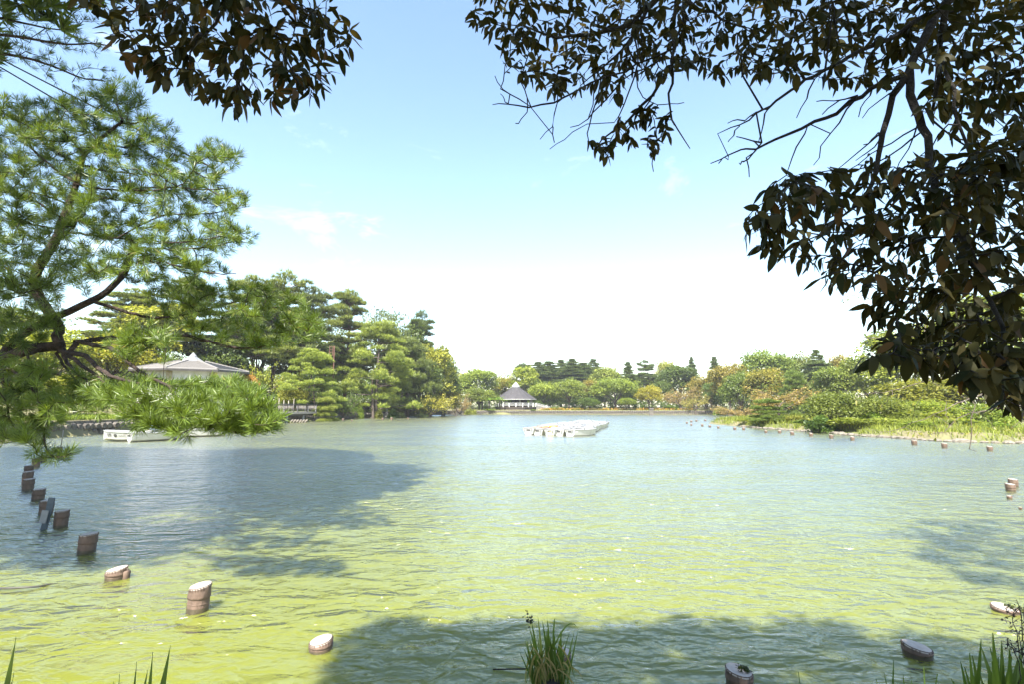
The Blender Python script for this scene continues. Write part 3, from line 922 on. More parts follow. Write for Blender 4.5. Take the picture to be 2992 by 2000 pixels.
k = 26000
grass("island_grass", rng.uniform(25, 41, k), rng.uniform(31, 70, k), 0.42, (1.35, 1.3, 0.75), 0.07)
k = 30000
t_ = rng.uniform(0, 1, k)
grass("bank_grass", -33 + 7.5 * np.clip((t_ - 0.35) / 0.65, 0, 1) ** 1.2 - rng.uniform(0.2, 4.5, k), 36 + 90 * t_, 0.35, (1.2, 1.3, 0.6), 0.08)
k = 20000
grass("far_grass", rng.uniform(-14, 62, k), rng.uniform(146.2, 152, k), 0.3, (1.7, 1.6, 0.9), 0.14)
# ---------------------------------------------------------------- retaining walls
def stone_mesh(seed):
    r = random.Random(seed)
    m_ = MB()
    prof = [(-.5, -.5), (-.15, -.56), (.3, -.5), (.52, -.2), (.5, .3), (.25, .52), (-.25, .5), (-.54, .15)]
    prof = [(x * r.uniform(.85, 1.05), z * r.uniform(.85, 1.05)) for x, z in prof]
    k = len(prof)
    V = [(x, 0.25, z) for x, z in prof] + [(x, -0.12, z) for x, z in prof] + [(x * .72, -0.30 - r.uniform(0, .12), z * .72) for x, z in prof]
    Fa = [(i, (i + 1) % k, k + (i + 1) % k, k + i) for i in range(k)] + [(k + i, k + (i + 1) % k, 2 * k + (i + 1) % k, 2 * k + i) for i in range(k)] + [tuple(2 * k + i for i in range(k))]
    m_.add(V, [tuple(reversed(f)) for f in Fa])
    return m_.mesh("stone", M['stone'])


STONES = [stone_mesh(i) for i in range(6)]


def polyline(pts, step):
    out = []
    for a, b_ in zip(pts[:-1], pts[1:]):
        a, b_ = Vector(a), Vector(b_)
        k_ = max(1, round((b_ - a).length / step))
        for i in range(k_):
            q = (i + .5) / k_
            out.append((a + (b_ - a) * q, (b_ - a).normalized()))
    return out


LW = [(-32.6, 33, 0), (-33.1, 42, 0), (-32.1, 55, 0), (-31.6, 70, 0), (-29.6, 92, 0), (-26.1, 115, 0), (-21.1, 138, 0)]
lw = empty("stone_wall", LW[0], 0, "long dark stone retaining wall along the left bank below the fence", "wall")
bk = MB()
for a, b_ in zip(LW[:-1], LW[1:]):
    a, b_ = Vector(a), Vector(b_); nrm_ = Vector((-(b_ - a).y, (b_ - a).x, 0)).normalized()
    bk.bar(a + nrm_ * 0.22 + Vector((0, 0, 0.35)), b_ + nrm_ * 0.22 + Vector((0, 0, 0.35)), 0.3, 1.5)
o = bk.build("backing", M['stone'], lw); o.location = -Vector(LW[0])
sp = [(p, d, row) for p, d in polyline(LW, 0.62) for row in (0, 1)]
near = sorted(sp, key=lambda q: (q[0].y if q[0].y > 52 else 200 + q[0].y))[:300]
keep = set(id(q) for q in near)
rest = []
for q in sp:
    p, d, row = q
    a = math.atan2(d.y, d.x)
    pos = p + Vector((-d.y, d.x, 0)) * 0.06 + Vector((0, 0, 0.18 + row * 0.5)) + d * (0.3 * row + R.uniform(-.05, .05))
    sx, sz = R.uniform(.55, .72), R.uniform(.46, .6)
    c = R.uniform(.6, 1.5)
    if id(q) in keep:
        so = add_obj("stone", STONES[R.randrange(6)], lw, pos - Vector(LW[0]), (c, c, c * .97))
        so.scale = (sx, .6, sz); so.rotation_euler = (R.uniform(-.06, .06), R.uniform(-.08, .08), a)
    else:
        rest.append((pos - Vector(LW[0]), a, sx, sz))
def joined_stones(name, items, parent):
    mb = MB()
    for pos, a, sx, sz in items:
        me = STONES[R.randrange(6)]
        Mx = Matrix.Translation(pos) @ Matrix.Rotation(a, 4, 'Z') @ Matrix.Diagonal((sx, .6, sz, 1))
        mb.add([Mx @ v.co for v in me.vertices], [tuple(p.vertices) for p in me.polygons])
    return tag(mb.build(name, M['stone'], parent), kind='stuff')
joined_stones("stone_courses", rest, lw)

FW = [(-21, 138.3, 0), (-14, 145.2, 0), (0, 146.2, 0), (30, 146.2, 0), (58, 146.2, 0), (64, 135.2, 0)]
fw = empty("stone_wall", FW[0], 0, "low far retaining wall with pale upright stones along the far bank", "wall")
bk = MB()
for a, b_ in zip(FW[:-1], FW[1:]):
    a, b_ = Vector(a), Vector(b_); nrm_ = Vector((-(b_ - a).y, (b_ - a).x, 0)).normalized()
    bk.bar(a + nrm_ * 0.25 + Vector((0, 0, 0.25)), b_ + nrm_ * 0.25 + Vector((0, 0, 0.25)), 0.3, 1.6)
o = bk.build("backing", M['stone'], fw); o.location = -Vector(FW[0])
joined_stones("stone_courses", [(p + Vector((-d.y, d.x, 0)) * 0.05 + Vector((0, -.03, .3 + row * .45)) - Vector(FW[0]), math.atan2(d.y, d.x), R.uniform(.4, .55), R.uniform(.44, .6)) for p, d in polyline(FW, .56) for row in (0, 1)], fw)
cp = MB()
for p, d in polyline(FW, 1.1):
    cp.box(p + Vector((-d.y, d.x, 0)) * .1 + Vector((0, 0, 1.03 + R.uniform(-.02, .02))), (R.uniform(.85, 1.06), .5, .16), rz=math.atan2(d.y, d.x))
o = cp.build("coping", M['pale_stone'], fw); o.location = -Vector(FW[0]); tag(o, kind='stuff')

# pale rocks along the island's edge
rockm = []
for s_ in range(4):
    mb = MB(); r = random.Random(s_ + 40)
    V, Fa = [], []
    for j, (rr, z) in enumerate([(.42, -.3), (.5, 0), (.46, .22), (.28, .36)]):
        for i in range(8):
            a = i * math.pi / 4
            q = rr * r.uniform(.8, 1.15)
            V.append((q * math.cos(a), q * math.sin(a), z * r.uniform(.85, 1.1)))
    for j in range(3):
        for i in range(8):
            Fa.append((j * 8 + i, j * 8 + (i + 1) % 8, j * 8 + 8 + (i + 1) % 8, j * 8 + 8 + i))
    Fa.append(tuple(range(24, 32)))
    mb.add(V, Fa, False)
    rockm.append(mb.mesh("rock", M['pale_stone']))
il = [(24.9, 57, 0), (25.7, 47, 0), (26.3, 39, 0), (27.3, 33.0, 0), (30, 31.1, 0), (33.6, 32.7, 0), (36, 35.3, 0)]
for p, d in polyline(il, .55):
    o = add_obj("edging_stone", rockm[R.randrange(4)], None, p + Vector((R.uniform(-.1, .1), R.uniform(-.1, .1), .04)))
    s_ = R.uniform(.32, .62); o.scale = (s_ * R.uniform(1, 1.5), s_, s_ * R.uniform(.5, .85)); o.rotation_euler = (0, 0, math.atan2(d.y, d.x) + R.uniform(-.5, .5))
    tag(o, "pale flat stone in the edging along the island's waterline", "stone", "edging stones of the island")
p = W(2292, 1253)
o = add_obj("boulder", rockm[1], None, (p.x, p.y, .15)); o.scale = (1.3, 1.0, 1.5)
tag(o, "big pale boulder at the water's edge between the island's shrubs", "boulder")
# pale rocks under the deck
for i in range(6):
    p = W(852 + i * 8.5, 1238)
    o = add_obj("slanting_stone", rockm[i % 4], None, (p.x, p.y, .22)); o.scale = (.30, .55, .75); o.rotation_euler = (0, .6, .3)
    ordn = ["first", "second", "third", "fourth", "fifth", "last"][i]
    tag(o, ordn + " from the left of the pale slanting stones below the deck", "stone", "pale stones below the deck")

# ---------------------------------------------------------------- boathouse with octagonal roof
M['tile'] = mat('roof_tile', (0.15, 0.14, 0.13), (0.20, 0.185, 0.175), .7, 5, stretch=(1, 1, 6))
M['roof_dark'] = mat('roof_edge', (0.05, 0.045, 0.045), (0.08, 0.07, 0.07), .6, 5)
kc = P(560, 1100, 59); kx, ky = kc.x, 59.0
kz = gz(kx, ky)
KR = 6.15
eave = P(566, 1087, 59).z; apex = P(566, 1056, 59).z
kio = empty("boathouse", (kx, ky, kz), 0, "white boathouse with octagonal grey tiled roof and little louvred cupola", "building")
rot0 = math.radians(22.5) + math.atan2(-ky, -kx)
body = MB(); body.lathe([(KR - 1.0, -.5), (KR - 1.0, eave - kz - .05)], 8, smooth=False, rot=rot0)
body.build("wall", M['wall_white'], kio)
roof = MB()
er, ez, cr_, cz_ = KR, eave - kz, 1.35, apex - kz - .1
roof.lathe([(er, ez - .12), (er, ez), (cr_, cz_)], 8, smooth=False, rot=rot0)
rf = roof.build("roof", M['tile'], kio)
edge = MB(); edge.lathe([(er + .03, ez - .28), (er + .06, ez - .1)], 8, smooth=False, rot=rot0, cap=False)
edge.build("fascia", M['roof_dark'], rf)
rg = MB()
for i in range(8):
    a = rot0 + i * math.pi / 4
    rg.bar((er * math.cos(a), er * math.sin(a), ez + .03), (cr_ * math.cos(a), cr_ * math.sin(a), cz_ + .05), .22, .14)
rg.build("hip_ridge", M['tile'], rf)
# tile courses: eight sides, each course a thin lapped strip
cs = MB()
for i in range(8):
    a0, a1 = rot0 + i * math.pi / 4, rot0 + (i + 1) * math.pi / 4
    for j in range(1, 13):
        q = j / 13
        rr = er + (cr_ - er) * q; zz = ez + (cz_ - ez) * q
        cs.bar((rr * math.cos(a0), rr * math.sin(a0), zz + .02), (rr * math.cos(a1), rr * math.sin(a1), zz + .02), .10, .05)
tag(cs.build("tile_courses", M['tile'], rf), kind='stuff')
cu = MB()
for j in range(4):
    cu.lathe([(1.15 - .2 * j, cz_ + .03 + .14 * j), (.95 - .2 * j, cz_ + .15 + .14 * j)], 8, smooth=False, rot=rot0)
cu.lathe([(.42, cz_ + .58), (.05, cz_ + 1.05)], 8, smooth=False, rot=rot0)
cu.build("cupola", M['grey_paint'], kio)
ap = (KR - 1.0) * math.cos(math.pi / 8)
for i in range(8):
    a = rot0 + (i + .5) * math.pi / 4
    nrm_ = Vector((math.cos(a), math.sin(a), 0))
    if nrm_.dot(Vector((-kx, -ky, 0))) < 0: continue
    Mx = Matrix.Rotation(a - math.pi / 2, 3, 'Z')
    hb = ez
    fr = MB()
    for sx_, sz_, wx_, wz_ in ((0, hb - 1.32, 3.2, .10), (-1.6, hb - 2.3, .12, 2.0), (1.6, hb - 2.3, .12, 2.0), (0, hb - 3.3, 3.3, .12), (0, hb - 1.75, 3.1, .07)):
        fr.box(nrm_ * (ap + .04) + Mx @ Vector((sx_, 0, sz_)), (wx_, .12, wz_), m=Mx)
    wf = fr.build("window_frame", M['beige'], kio)
    sh_ = MB(); sh_.box(nrm_ * (ap + .012) + Mx @ Vector((0, 0, hb - 2.3)), (3.1, .02, 1.95), m=Mx)
    sh_.build("shutter", M['white_paint'], wf)
    for s_ in (-1, 1):
        MB().box(nrm_ * (ap + .03) + Mx @ Vector((2.15 * s_, 0, hb - .75)), (.3, .05, .9), m=Mx).build("panel", M['beige'], kio)

# ---------------------------------------------------------------- round pavilion on the far bank
pv = P(1507, 1180, 153); px_, py_ = pv.x, 153.0
pz = gz(px_, py_)
pe, pa, pb = P(1507, 1170, 153).z - pz, P(1507, 1118, 153).z - pz, P(1507, 1134, 153).z - pz
PRR = 6.2
pav = empty("pavilion", (px_, py_, pz), 0, "open round pavilion with steep grey conical roof and white railings", "pavilion")
M['slate'] = mat('slate_roof', (0.034, 0.031, 0.033), (0.050, 0.046, 0.048), .75, 1.5, stretch=(1, 1, .3))
rf = MB().lathe([(PRR * .92, pe - .12), (PRR, pe - .06), (PRR, pe + .05), (1.05, pb)], 16, smooth=False).build("roof", M['slate'], pav)
sm_ = MB()
for i in range(16):
    a = i * math.pi / 8
    sm_.bar((PRR * math.cos(a), PRR * math.sin(a), pe + .07), (1.05 * math.cos(a), 1.05 * math.sin(a), pb + .03), .10, .07)
sm_.build("roof_seam", M['slate'], rf)
MB().lathe([(PRR + .02, pe - .02), (PRR + .05, pe + .1)], 16, smooth=False, cap=False).build("eave_trim", M['white_paint'], rf)
lan = MB().lathe([(1.2, pb - .05), (1.2, pb + .25), (.95, pb + .3)], 12, smooth=False).build("lantern_base", M['grey_paint'], pav)
MB().lathe([(1.15, pb + .3), (.03, pa)], 8, smooth=False).build("glass_cap", M['white_paint'], lan)
dk = 1.15
MB().lathe([(6.0, -.2), (6.0, dk - .2)], 16, smooth=False).build("deck_base", M['bark'], pav)
MB().lathe([(6.25, dk - .2), (6.25, dk)], 16, smooth=False).build("deck", M['bark'], pav)
for i in range(8):
    a = i * math.pi / 4 + .25
    MB().lathe([(.22, dk), (.2, pe)], 8, c=(4.9 * math.cos(a), 4.9 * math.sin(a), 0)).build("column", M['concrete'], pav)
rail = MB()
for i in range(20):
    a, a2 = i * math.pi / 10, (i + 1) * math.pi / 10
    p1 = Vector((6.1 * math.cos(a), 6.1 * math.sin(a), 0)); p2 = Vector((6.1 * math.cos(a2), 6.1 * math.sin(a2), 0))
    for h_ in (.42, .72, 1.05):
        rail.bar(p1 + Vector((0, 0, dk + h_)), p2 + Vector((0, 0, dk + h_)), .05, .06)
    MB().bar(p1 + Vector((0, 0, dk - .1)), p1 * 1.025 + Vector((0, 0, dk + 1.1)), .2, .16).build("railing_post", M['white_paint'], pav)
rail.build("railing", M['white_paint'], pav)
rm = MB(); rm.bar((6.0, -1.2, dk - .1), (10.2, -1.6, .1), .12, 1.6)
rmp = rm.build("ramp", M['pale_wood'], pav)
rr = MB()
for s_ in (-1.9, -.6):
    for h_ in (.45, .75, 1.05):
        rr.bar((6.2, s_, dk + h_), (10.0, s_ - .4, .15 + h_), .07, .09)
    for q in np.linspace(0, 1, 7):
        rr.bar((6.2 + 3.8 * q, s_ - .4 * q, dk - .1 - 1.0 * q), (6.2 + 3.8 * q, s_ - .4 * q, dk + 1.05 - 1.0 * q), .09)
rr.build("ramp_railing", M['grey_paint'], rmp)
MB().lathe([(3.4, dk), (3.4, pe + .4)], 12, smooth=False).build("shade_core", M['dark_bark'], pav)  # dark drum added for the shade inside the open pavilion

# wisteria trellis in front of the pavilion
tx = P(1443, 1190, 147.6)
tr_ = empty("wisteria_trellis", (tx.x, 149.0, gz(tx.x, 149.0)), 0, "wisteria trellis with a flat green leaf roof on dark posts", "trellis")
for i, xx in enumerate((-3.4, -1.4, 1.6, 3.2)):
    for yy in (-1.0, 1.0):
        MB().tube([(xx, yy, -.3), (xx + R.uniform(-.05, .05), yy, 1.6), (xx, yy, 2.9)], .16, 7).build("post", M['dark_bark'], tr_)
bm_ = MB()
for yy in (-1, 1): bm_.bar((-3.9, yy, 2.9), (3.9, yy, 2.9), .14)
for xx in np.linspace(-3.6, 3.6, 9): bm_.bar((xx, -1.5, 3.05), (xx, 1.5, 3.05), .1)
bm_.build("beams", M['dark_bark'], tr_)
cl = [((rng.uniform(-4, 4), rng.uniform(-1.4, 1.4), 3.2 + rng.uniform(-.3, .45)), (.7, .6, .35)) for _ in range(46)] + [((3.9 + rng.uniform(-.3, .7), rng.uniform(-1, 1), 2.6 + rng.uniform(-.7, .5)), (.6, .6, .4)) for _ in range(10)]
V, Fa, tn = clumps_to_leaves(cl, 60, .24)
add_obj("leaf_roof", mesh_np("leaf_roof", V, Fa, M['leaf'], tn), tr_, color=(1.5, 1.9, .7))

# flower bed along the far bank
fl = MB()
pos = np.stack([rng.uniform(8, 52, 1500), rng.uniform(148.0, 149.4, 1500), np.zeros(1500)], -1)
pos[:, 2] = ground_z(pos[:, 0], pos[:, 1]) + rng.uniform(.2, .75, 1500)
V, Fa = leaves_quads(pos, randdir(1500), .26, 0)
M['flower'] = leaf_mat('flower', (.40, .16, .02), (.45, .34, .06), .3)
tag(add_obj("flower_bed", mesh_np("flower_bed", V, Fa, M['flower'], rng.uniform(0, 1, 1500))), kind='stuff')

# two mossy pillars by the far wall
for u, v0, nm in ((1904, 1212, "dark square stone pillar standing in the far wall's line"),):
    p = W(u, v0 + 3)
    t_ = empty("stone_pillar", (p.x, p.y, 0), 0, nm, "pillar")
    MB().lathe([(.75, -.4), (.7, 1.5)], 4, smooth=False, rot=.6).build("shaft", M['stone'], t_)
    MB().lathe([(.85, 1.5), (.85, 1.7), (.5, 1.8)], 4, smooth=False, rot=.6).build("cap", M['stone'], t_)

# ---------------------------------------------------------------- deck over the left bank
da, db = P(700, 1209, 61), P(926, 1204, 77)
dz = P(800, 1208, 69).z
da.z = db.z = dz
dd = (db - da); L = Vector((dd.x, dd.y, 0)).length; dirv = Vector((dd.x, dd.y, 0)).normalized(); inw = Vector((-dirv.y, dirv.x, 0))
dko = empty("terrace_deck", da, math.atan2(dirv.y, dirv.x), "wooden terrace deck on dark beams with thin black railing over the bank", "deck")
for i in range(7):
    MB().box((L / 2, .35 + i * .62, 0), (L, .58, .10)).build("plank", M['pale_wood'], dko)
MB().box((L / 2, .02, -.12), (L, .06, .22)).build("edge_board", M['pale_wood'], dko)
bmz = MB(); bmz.box((L / 2, .6, -.38), (L * .98, .25, .3)); bmz.box((L / 2, 2.6, -.38), (L * .98, .25, .3)); bmz.build("beam", M['dark_iron'], dko)
for q in (.12, .36, .60, .84):
    MB().box((L * q, .5, -.95), (.2, .2, 1.1)).build("deck_post", M['grey_paint'], dko)
rl = MB(); rl.box((L / 2, .06, 1.1), (L, .05, .05)); rl.box((L / 2, .06, .14), (L, .04, .04))
for x_ in np.arange(.1, L, .16): rl.box((x_, .06, .62), (.022, .022, .96))
rlo = rl.build("railing", M['dark_iron'], dko)
for q in np.linspace(0, 1, 8): MB().box((.04 + (L - .08) * q, .06, .6), (.07, .07, 1.25)).build("railing_post", M['dark_iron'], rlo)
# pale pole fence behind the deck
a, b_ = P(768, 1200, 70), P(857, 1198, 75.5)
pf = empty("pole_fence", (a.x, a.y, dz), 0, "row of tall pale poles joined by a rail behind the deck railing", "fence")
n_ = 7
for i in range(n_):
    q = i / (n_ - 1); p = a + (b_ - a) * q
    MB().tube([(p.x - a.x, p.y - a.y, -.2), (p.x - a.x + R.uniform(-.05, .05), p.y - a.y, 1.75 + R.uniform(-.1, .25))], .05, 6).build("pole", M['pale_wood'], pf)
MB().tube([(0, 0, 1.1), ((b_ - a).x, (b_ - a).y, 1.15)], .035, 5).build("rail", M['pale_wood'], pf)
# white benches on the deck
for i, (u, v, d) in enumerate(((815, 1205, 71), (842, 1205, 72.5), (880, 1205, 75), (911, 1205, 76.2))):
    p = P(u, v, d)
    bo = empty("park_bench", (p.x, p.y, dz + .05), .5 + R.uniform(-.1, .1), ["leftmost", "second from left", "third from left", "rightmost"][i] + " of the four white slatted benches on the deck", "bench", "white benches on the deck")
    for y_ in (-.14, .02, .18): MB().box((0, y_, .42), (1.3, .13, .04)).build("seat_slat", M['pale_wood'], bo)
    for z_ in (.6, .8): MB().box((0, .27, z_), (1.3, .04, .14)).build("back_slat", M['pale_wood'], bo)
    for x_ in (-.52, .52): lg_ = MB(); lg_.box((x_, -.12, .2), (.06, .06, .4)); lg_.box((x_, .24, .42), (.06, .06, .84)); lg_.box((x_, .06, .38), (.05, .4, .04)); lg_.build("leg_frame", M['grey_paint'], bo)

# iron fence along the left bank's wall
def iron_fence(pts, label, h=.95, step=1.55, rails=(.45, .88), m_='dark_iron', th=.045):
    o = empty("iron_fence", pts[0], 0, label, "fence")
    rails_ = MB()
    pl = polyline([Vector(p) for p in pts], step)
    prev = None
    for p, d in pl:
        q = p - Vector(pts[0]); q.z = gz(p.x, p.y) - Vector(pts[0]).z
        MB().box(q + Vector((0, 0, h / 2 - .1)), (th, th, h + .2), rz=math.atan2(d.y, d.x)).build("fence_post", M[m_], o)
        if prev is not None:
            for r_ in rails: rails_.bar(prev + Vector((0, 0, r_)), q + Vector((0, 0, r_)), th * .75)
        prev = q
    rails_.build("rail", M[m_], o)
    return o
iron_fence([(-31.9, 78, 1.2), (-30.4, 92, 1.2), (-27.6, 110, 1.2)], "thin black iron fence on the left bank between the deck and the hill path", step=1.3, rails=(.5, .92))
iron_fence([(-26.6, 117, 1.2), (-21.8, 138.5, 1.2), (-15, 147, 1.2), (-8, 148, 1.2)], "thin dark fence on the left end of the far bank", step=2.0)
iron_fence([(38, 150.5, 1.2), (60, 150, 1.2)], "low pale fence on the far lawn at the right", step=2.2, m_='pale_wood', th=.07)
# stair with hand rails and stone walls at the foot of the hill
a = P(1140, 1197, 101)
wl_ = empty("concrete_wall", (a.x - .3, 103, gz(a.x, 103) - .3), .12, "pale grey concrete wall with upright joints behind the waterside pines", "wall")
for i in range(9): MB().box((-2.6 + i * .62, R.uniform(-.012, .012), 1.25), (.59, .3, 2.5)).build("panel", M['concrete'], wl_)
MB().box((0, .12, 1.2), (5.6, .2, 2.4)).build("wall_core", M['stone'], wl_)
a = P(1040, 1190, 101)
wl_ = empty("stone_wall", (a.x, 103, gz(a.x, 103) - .4), .2, "shaded dark stone wall at the foot of the hill behind the twin trunks", "wall")
MB().box((0, .25, 1.0), (7.2, .3, 2.6)).build("backing", M['stone'], wl_)
for r_ in range(4):
    for i in range(11):
        so = add_obj("stone", STONES[R.randrange(6)], wl_, (-3.3 + i * .66 + .3 * (r_ % 2), .05, .1 + r_ * .6), (.6, .6, .6)); so.scale = (.7, .6, .64)
a = P(1092, 1197, 101)
st = empty("stair", (a.x, 102.0, gz(a.x, 102) - .05), .1, "hillside stair with sloping steel hand rails beside the notice board", "stair")
for i in range(8): MB().box((-.9 + i * .42, .5, .1 + i * .22), (.44, 1.4, .24)).build("step", M['concrete'], st)
hr = MB()
for h_ in (.55, .9, 1.2): hr.bar((-1.1, -.3, h_), (2.4, -.3, h_ + 1.95), .05)
for q in (0, .33, .66, 1): hr.bar((-1.1 + 3.5 * q, -.3, 1.95 * q - .1), (-1.1 + 3.5 * q, -.3, 1.95 * q + 1.2), .05)
hr.build("hand_rail", M['grey_paint'], st)
a = P(1112, 1197, 98.5)
nb = empty("notice_board", (a.x, 98.5, gz(a.x, 98.5)), .1, "upright white notice board on two posts beside the waterside pines", "sign")
MB().box((0, 0, 1.35), (.62, .05, 1.5)).build("panel", M['white_paint'], nb)
for x_ in (-.33, .33): MB().box((x_, 0, .95), (.05, .07, 2.3)).build("post", M['grey_paint'], nb)
M['blue'] = mat('blue_plastic', (.04, .16, .62), (.06, .22, .75), .4, 3)
for i, (u, d, lab) in enumerate(((1160, 99, "blue bin standing by the dark trunk on the path"), (1222, 112, "small blue sign panel on the fence by the far path"))):
    p = P(u, 1205, d)
    o = empty("blue_bin" if i == 0 else "blue_sign", (p.x, d, gz(p.x, d)), .2, lab, "bin" if i == 0 else "sign")
    if i == 0:
        MB().lathe([(.28, 0), (.34, .8)], 12).build("body", M['blue'], o); MB().lathe([(.36, .8), (.36, .86), (.1, .95)], 12).build("lid", M['blue'], o)
    else:
        MB().box((0, 0, 1.0), (.45, .04, .7)).build("panel", M['blue'], o); MB().box((0, .04, .5), (.06, .04, 1.2)).build("post", M['grey_paint'], o)
# rusty lamp tower with a ladder frame
M['rust'] = mat('rust_paint', (.07, .028, .022), (.12, .052, .04), .7, 4)
p = P(972, 1130, 88)
lt = empty("lamp_tower", (p.x, 88, gz(p.x, 88)), .3, "slim rusty red lamp tower with a ladder-like head among the hill trees", "lamp tower")
topz = P(972, 1013, 88).z - lt.location.z
MB().box((.0, 0, topz / 2), (.16, .16, topz)).build("mast", M['rust'], lt)
ld = MB()
for x_ in (-.75, -.22): ld.box((x_, 0, topz - .85), (.09, .09, 1.7))
for z_ in (.05, .6, 1.1, 1.6): ld.box((-.48, .0, topz - 1.7 + z_), (.6, .08, .08))
ld.bar((-.2, 0, topz - .3), (.0, 0, topz - .3), .07); ld.bar((-.2, 0, topz - 1.4), (.0, 0, topz - 1.4), .07)
ld.build("lamp_frame", M['rust'], lt)

# ---------------------------------------------------------------- landing stage with rowing boats
ja, jb = W(430, 1284), W(722, 1246)
jv = (jb - ja); jl = jv.length
jet = empty("landing_stage", (ja.x, ja.y, 0), math.atan2(jv.y, jv.x), "low pale landing stage of planks on piles in front of the boathouse", "jetty")
for i in range(int(jl / .5)):
    MB().box((.25 + i * .5, 1.0, .42), (.46, 2.0, .06)).build("plank", M['pale_wood'], jet)
bs = MB(); bs.box((jl / 2, .06, .3), (jl, .1, .18)); bs.box((jl / 2, 1.94, .3), (jl, .1, .18)); bs.build("side_beam", M['rust'], jet)
for i in range(9):
    for y_ in (.15, 1.85): MB().tube([(.5 + i * (jl - 1) / 8, y_, -1.4), (.5 + i * (jl - 1) / 8, y_, .4)], .1, 7).build("pile", M['bark'], jet)
p = W(446, 1280)
dr = empty("blue_drum", (p.x - .6, p.y + 1.0, .46), 0, "blue and white drum standing on the landing stage behind pine needles", "drum")
MB().lathe([(.28, 0), (.3, .05), (.29, .3), (.31, .33), (.29, .36), (.3, .8)], 14).build("body", mat('drum_blue', (.2, .32, .5), (.55, .62, .7), .5, 6), dr)
MB().lathe([(.31, .8), (.31, .85)], 14).build("lid", M['white_paint'], dr)

M['hull'] = mat('hull_white', (.32, .32, .32), (.40, .40, .40), .35, 2)
M['orange'] = mat('hull_orange', (.42, .16, .015), (.50, .22, .03), .5, 2)
M['rubber'] = mat('rubber', (.03, .03, .032), (.06, .06, .06), .6, 5)
M['grey_boat'] = mat('boat_grey', (.20, .205, .21), (.28, .285, .29), .5, 3)


def boat_shape(L=3.1, B=1.2, H=.5):
    """sections from stern to bow: (x, half beam at gunwale, half beam at chine, keel z, chine z, gunwale z)"""
    out = []
    for q in np.linspace(0, 1, 9):
        w = B / 2 * (0.80 + 0.36 * math.sin(q * 1.9) - 1.10 * max(0, q - .55) ** 1.6 * 2.0)
        if q > .98: w = .06
        out.append((q * L, max(.05, w), max(.03, w * .74), -.16 + .26 * max(0, q - .6) ** 1.5 * 2, .02 + .18 * max(0, q - .6) * 1.2, H * (.86 + .05 * (q - .3) ** 2 * 8)))
    return out


def skin(sec, inset=0.0, dz=0.0, flip=False):
    V, Fa = [], []
    for x, wg, wc, kz_, cz2, gz_ in sec:
        wg2, wc2 = max(.01, wg - inset), max(.01, wc - inset)
        V += [(x, -wg2, gz_), (x, -wc2, cz2 + dz), (x, 0, kz_ + dz), (x, wc2, cz2 + dz), (x, wg2, gz_)]
    for i in range(len(sec) - 1):
        for j in range(4):
            f = (i * 5 + j, i * 5 + j + 1, i * 5 + 6 + j, i * 5 + 5 + j)
            Fa.append(f if flip else tuple(reversed(f)))
    Fa.append((0, 1, 2, 3, 4) if not flip else (4, 3, 2, 1, 0))
    return V, Fa


def make_boat(inner, label, group):
    o = empty("rowing_boat", (0, 0, 0), 0, label, "boat", group)
    sec = boat_shape()
    hull = MB(); hull.add(*skin(sec)); hull.build("hull", M['hull'], o)
    ins = MB(); ins.add(*skin([(q[0] * .975 + .04,) + q[1:] for q in sec], .05, .06, True)); ins.build("inside", inner if inner is not M['hull'] else M['grey_boat'], o)
    gw = MB()
    for s_ in (-1, 1):
        gw.tube([(x, s_ * wg, g_ + .01) for x, wg, _, _, _, g_ in sec], .038, 6)
    gw.tube([(0, -sec[0][1], sec[0][5] + .01), (0, sec[0][1], sec[0][5] + .01)], .04, 6)
    gw.build("gunwale", M['grey_boat'], o)
    for x_, w_ in ((.35, .95), (1.25, 1.12), (2.15, .92)):
        MB().box((x_, 0, .28), (.30, w_, .05)).build("thwart", M['white_paint'] if inner is not M['orange'] else M['orange'], o)
    fd = MB().box((2.72, 0, .40), (.5, .36, .04)).build("fore_deck", M['white_paint'], o)
    for s_ in (-1, 1):
        MB().tube([(1.0, s_ * .62, .43), (1.0, s_ * .62, .56)], .03, 6).build("oarlock", M['rubber'], o)
        oa = MB(); oa.tube([(.1, s_ * .3, .36), (2.3, s_ * .34, .42)], .024, 6); oa.box((.05, s_ * .3, .36), (.55, .13, .025)); oa.build("oar", M['pale_wood'], o)
    MB().box((-.02, 0, .30), (.03, .34, .12)).build("name_plate", M['rubber'], o)
    return o


hd = math.radians(58)
white = make_boat(M['hull'], "white rowing boat lying moored in the middle of the raft of boats", "rowing boats moored in a raft")
orange = make_boat(M['orange'], "x", "rowing boats moored in a raft")
rank_w = ["front", "second", "third", "fourth", "fifth", "sixth", "last"]
file_w = ["nearest", "second", "third", "fourth", "leftmost"]
used = {white: 0, orange: 0}
first = W(1668, 1277)
for r_ in range(7):
    for f_ in range(5):
        if r_ in (1, 3, 5, 6) and f_ == 4: continue
        src = orange if (r_ == 0 and f_ in (3, 4)) else white
        o = src if not used[src] else copy_tree(src)
        used[src] = 1
        x_ = first.x - f_ * .80 + r_ * .80 + R.uniform(-.12, .12); y_ = first.y + f_ * .55 + r_ * 2.95 + R.uniform(-.2, .2) + (.5 if f_ % 2 else 0)
        o.location = (x_, y_, .04 + R.uniform(-.03, .03)); o.rotation_euler = (R.uniform(-.04, .04), R.uniform(-.03, .03), hd + R.uniform(-.1, .1) - (.26 if r_ == 0 and f_ == 0 else 0))
        o["label"] = ("white boat, " + file_w[f_] + " from the right in the " + rank_w[r_] + " rank of the moored raft") if src is white else ("orange-lined boat at the raft's left corner" if f_ == 4 else "orange-lined boat next to the raft's left corner one")
p = W(1609, 1275)
bu = empty("mooring_buoy", (p.x, p.y, .08), 0, "pale yellow round buoy floating before the front rank of boats", "buoy")
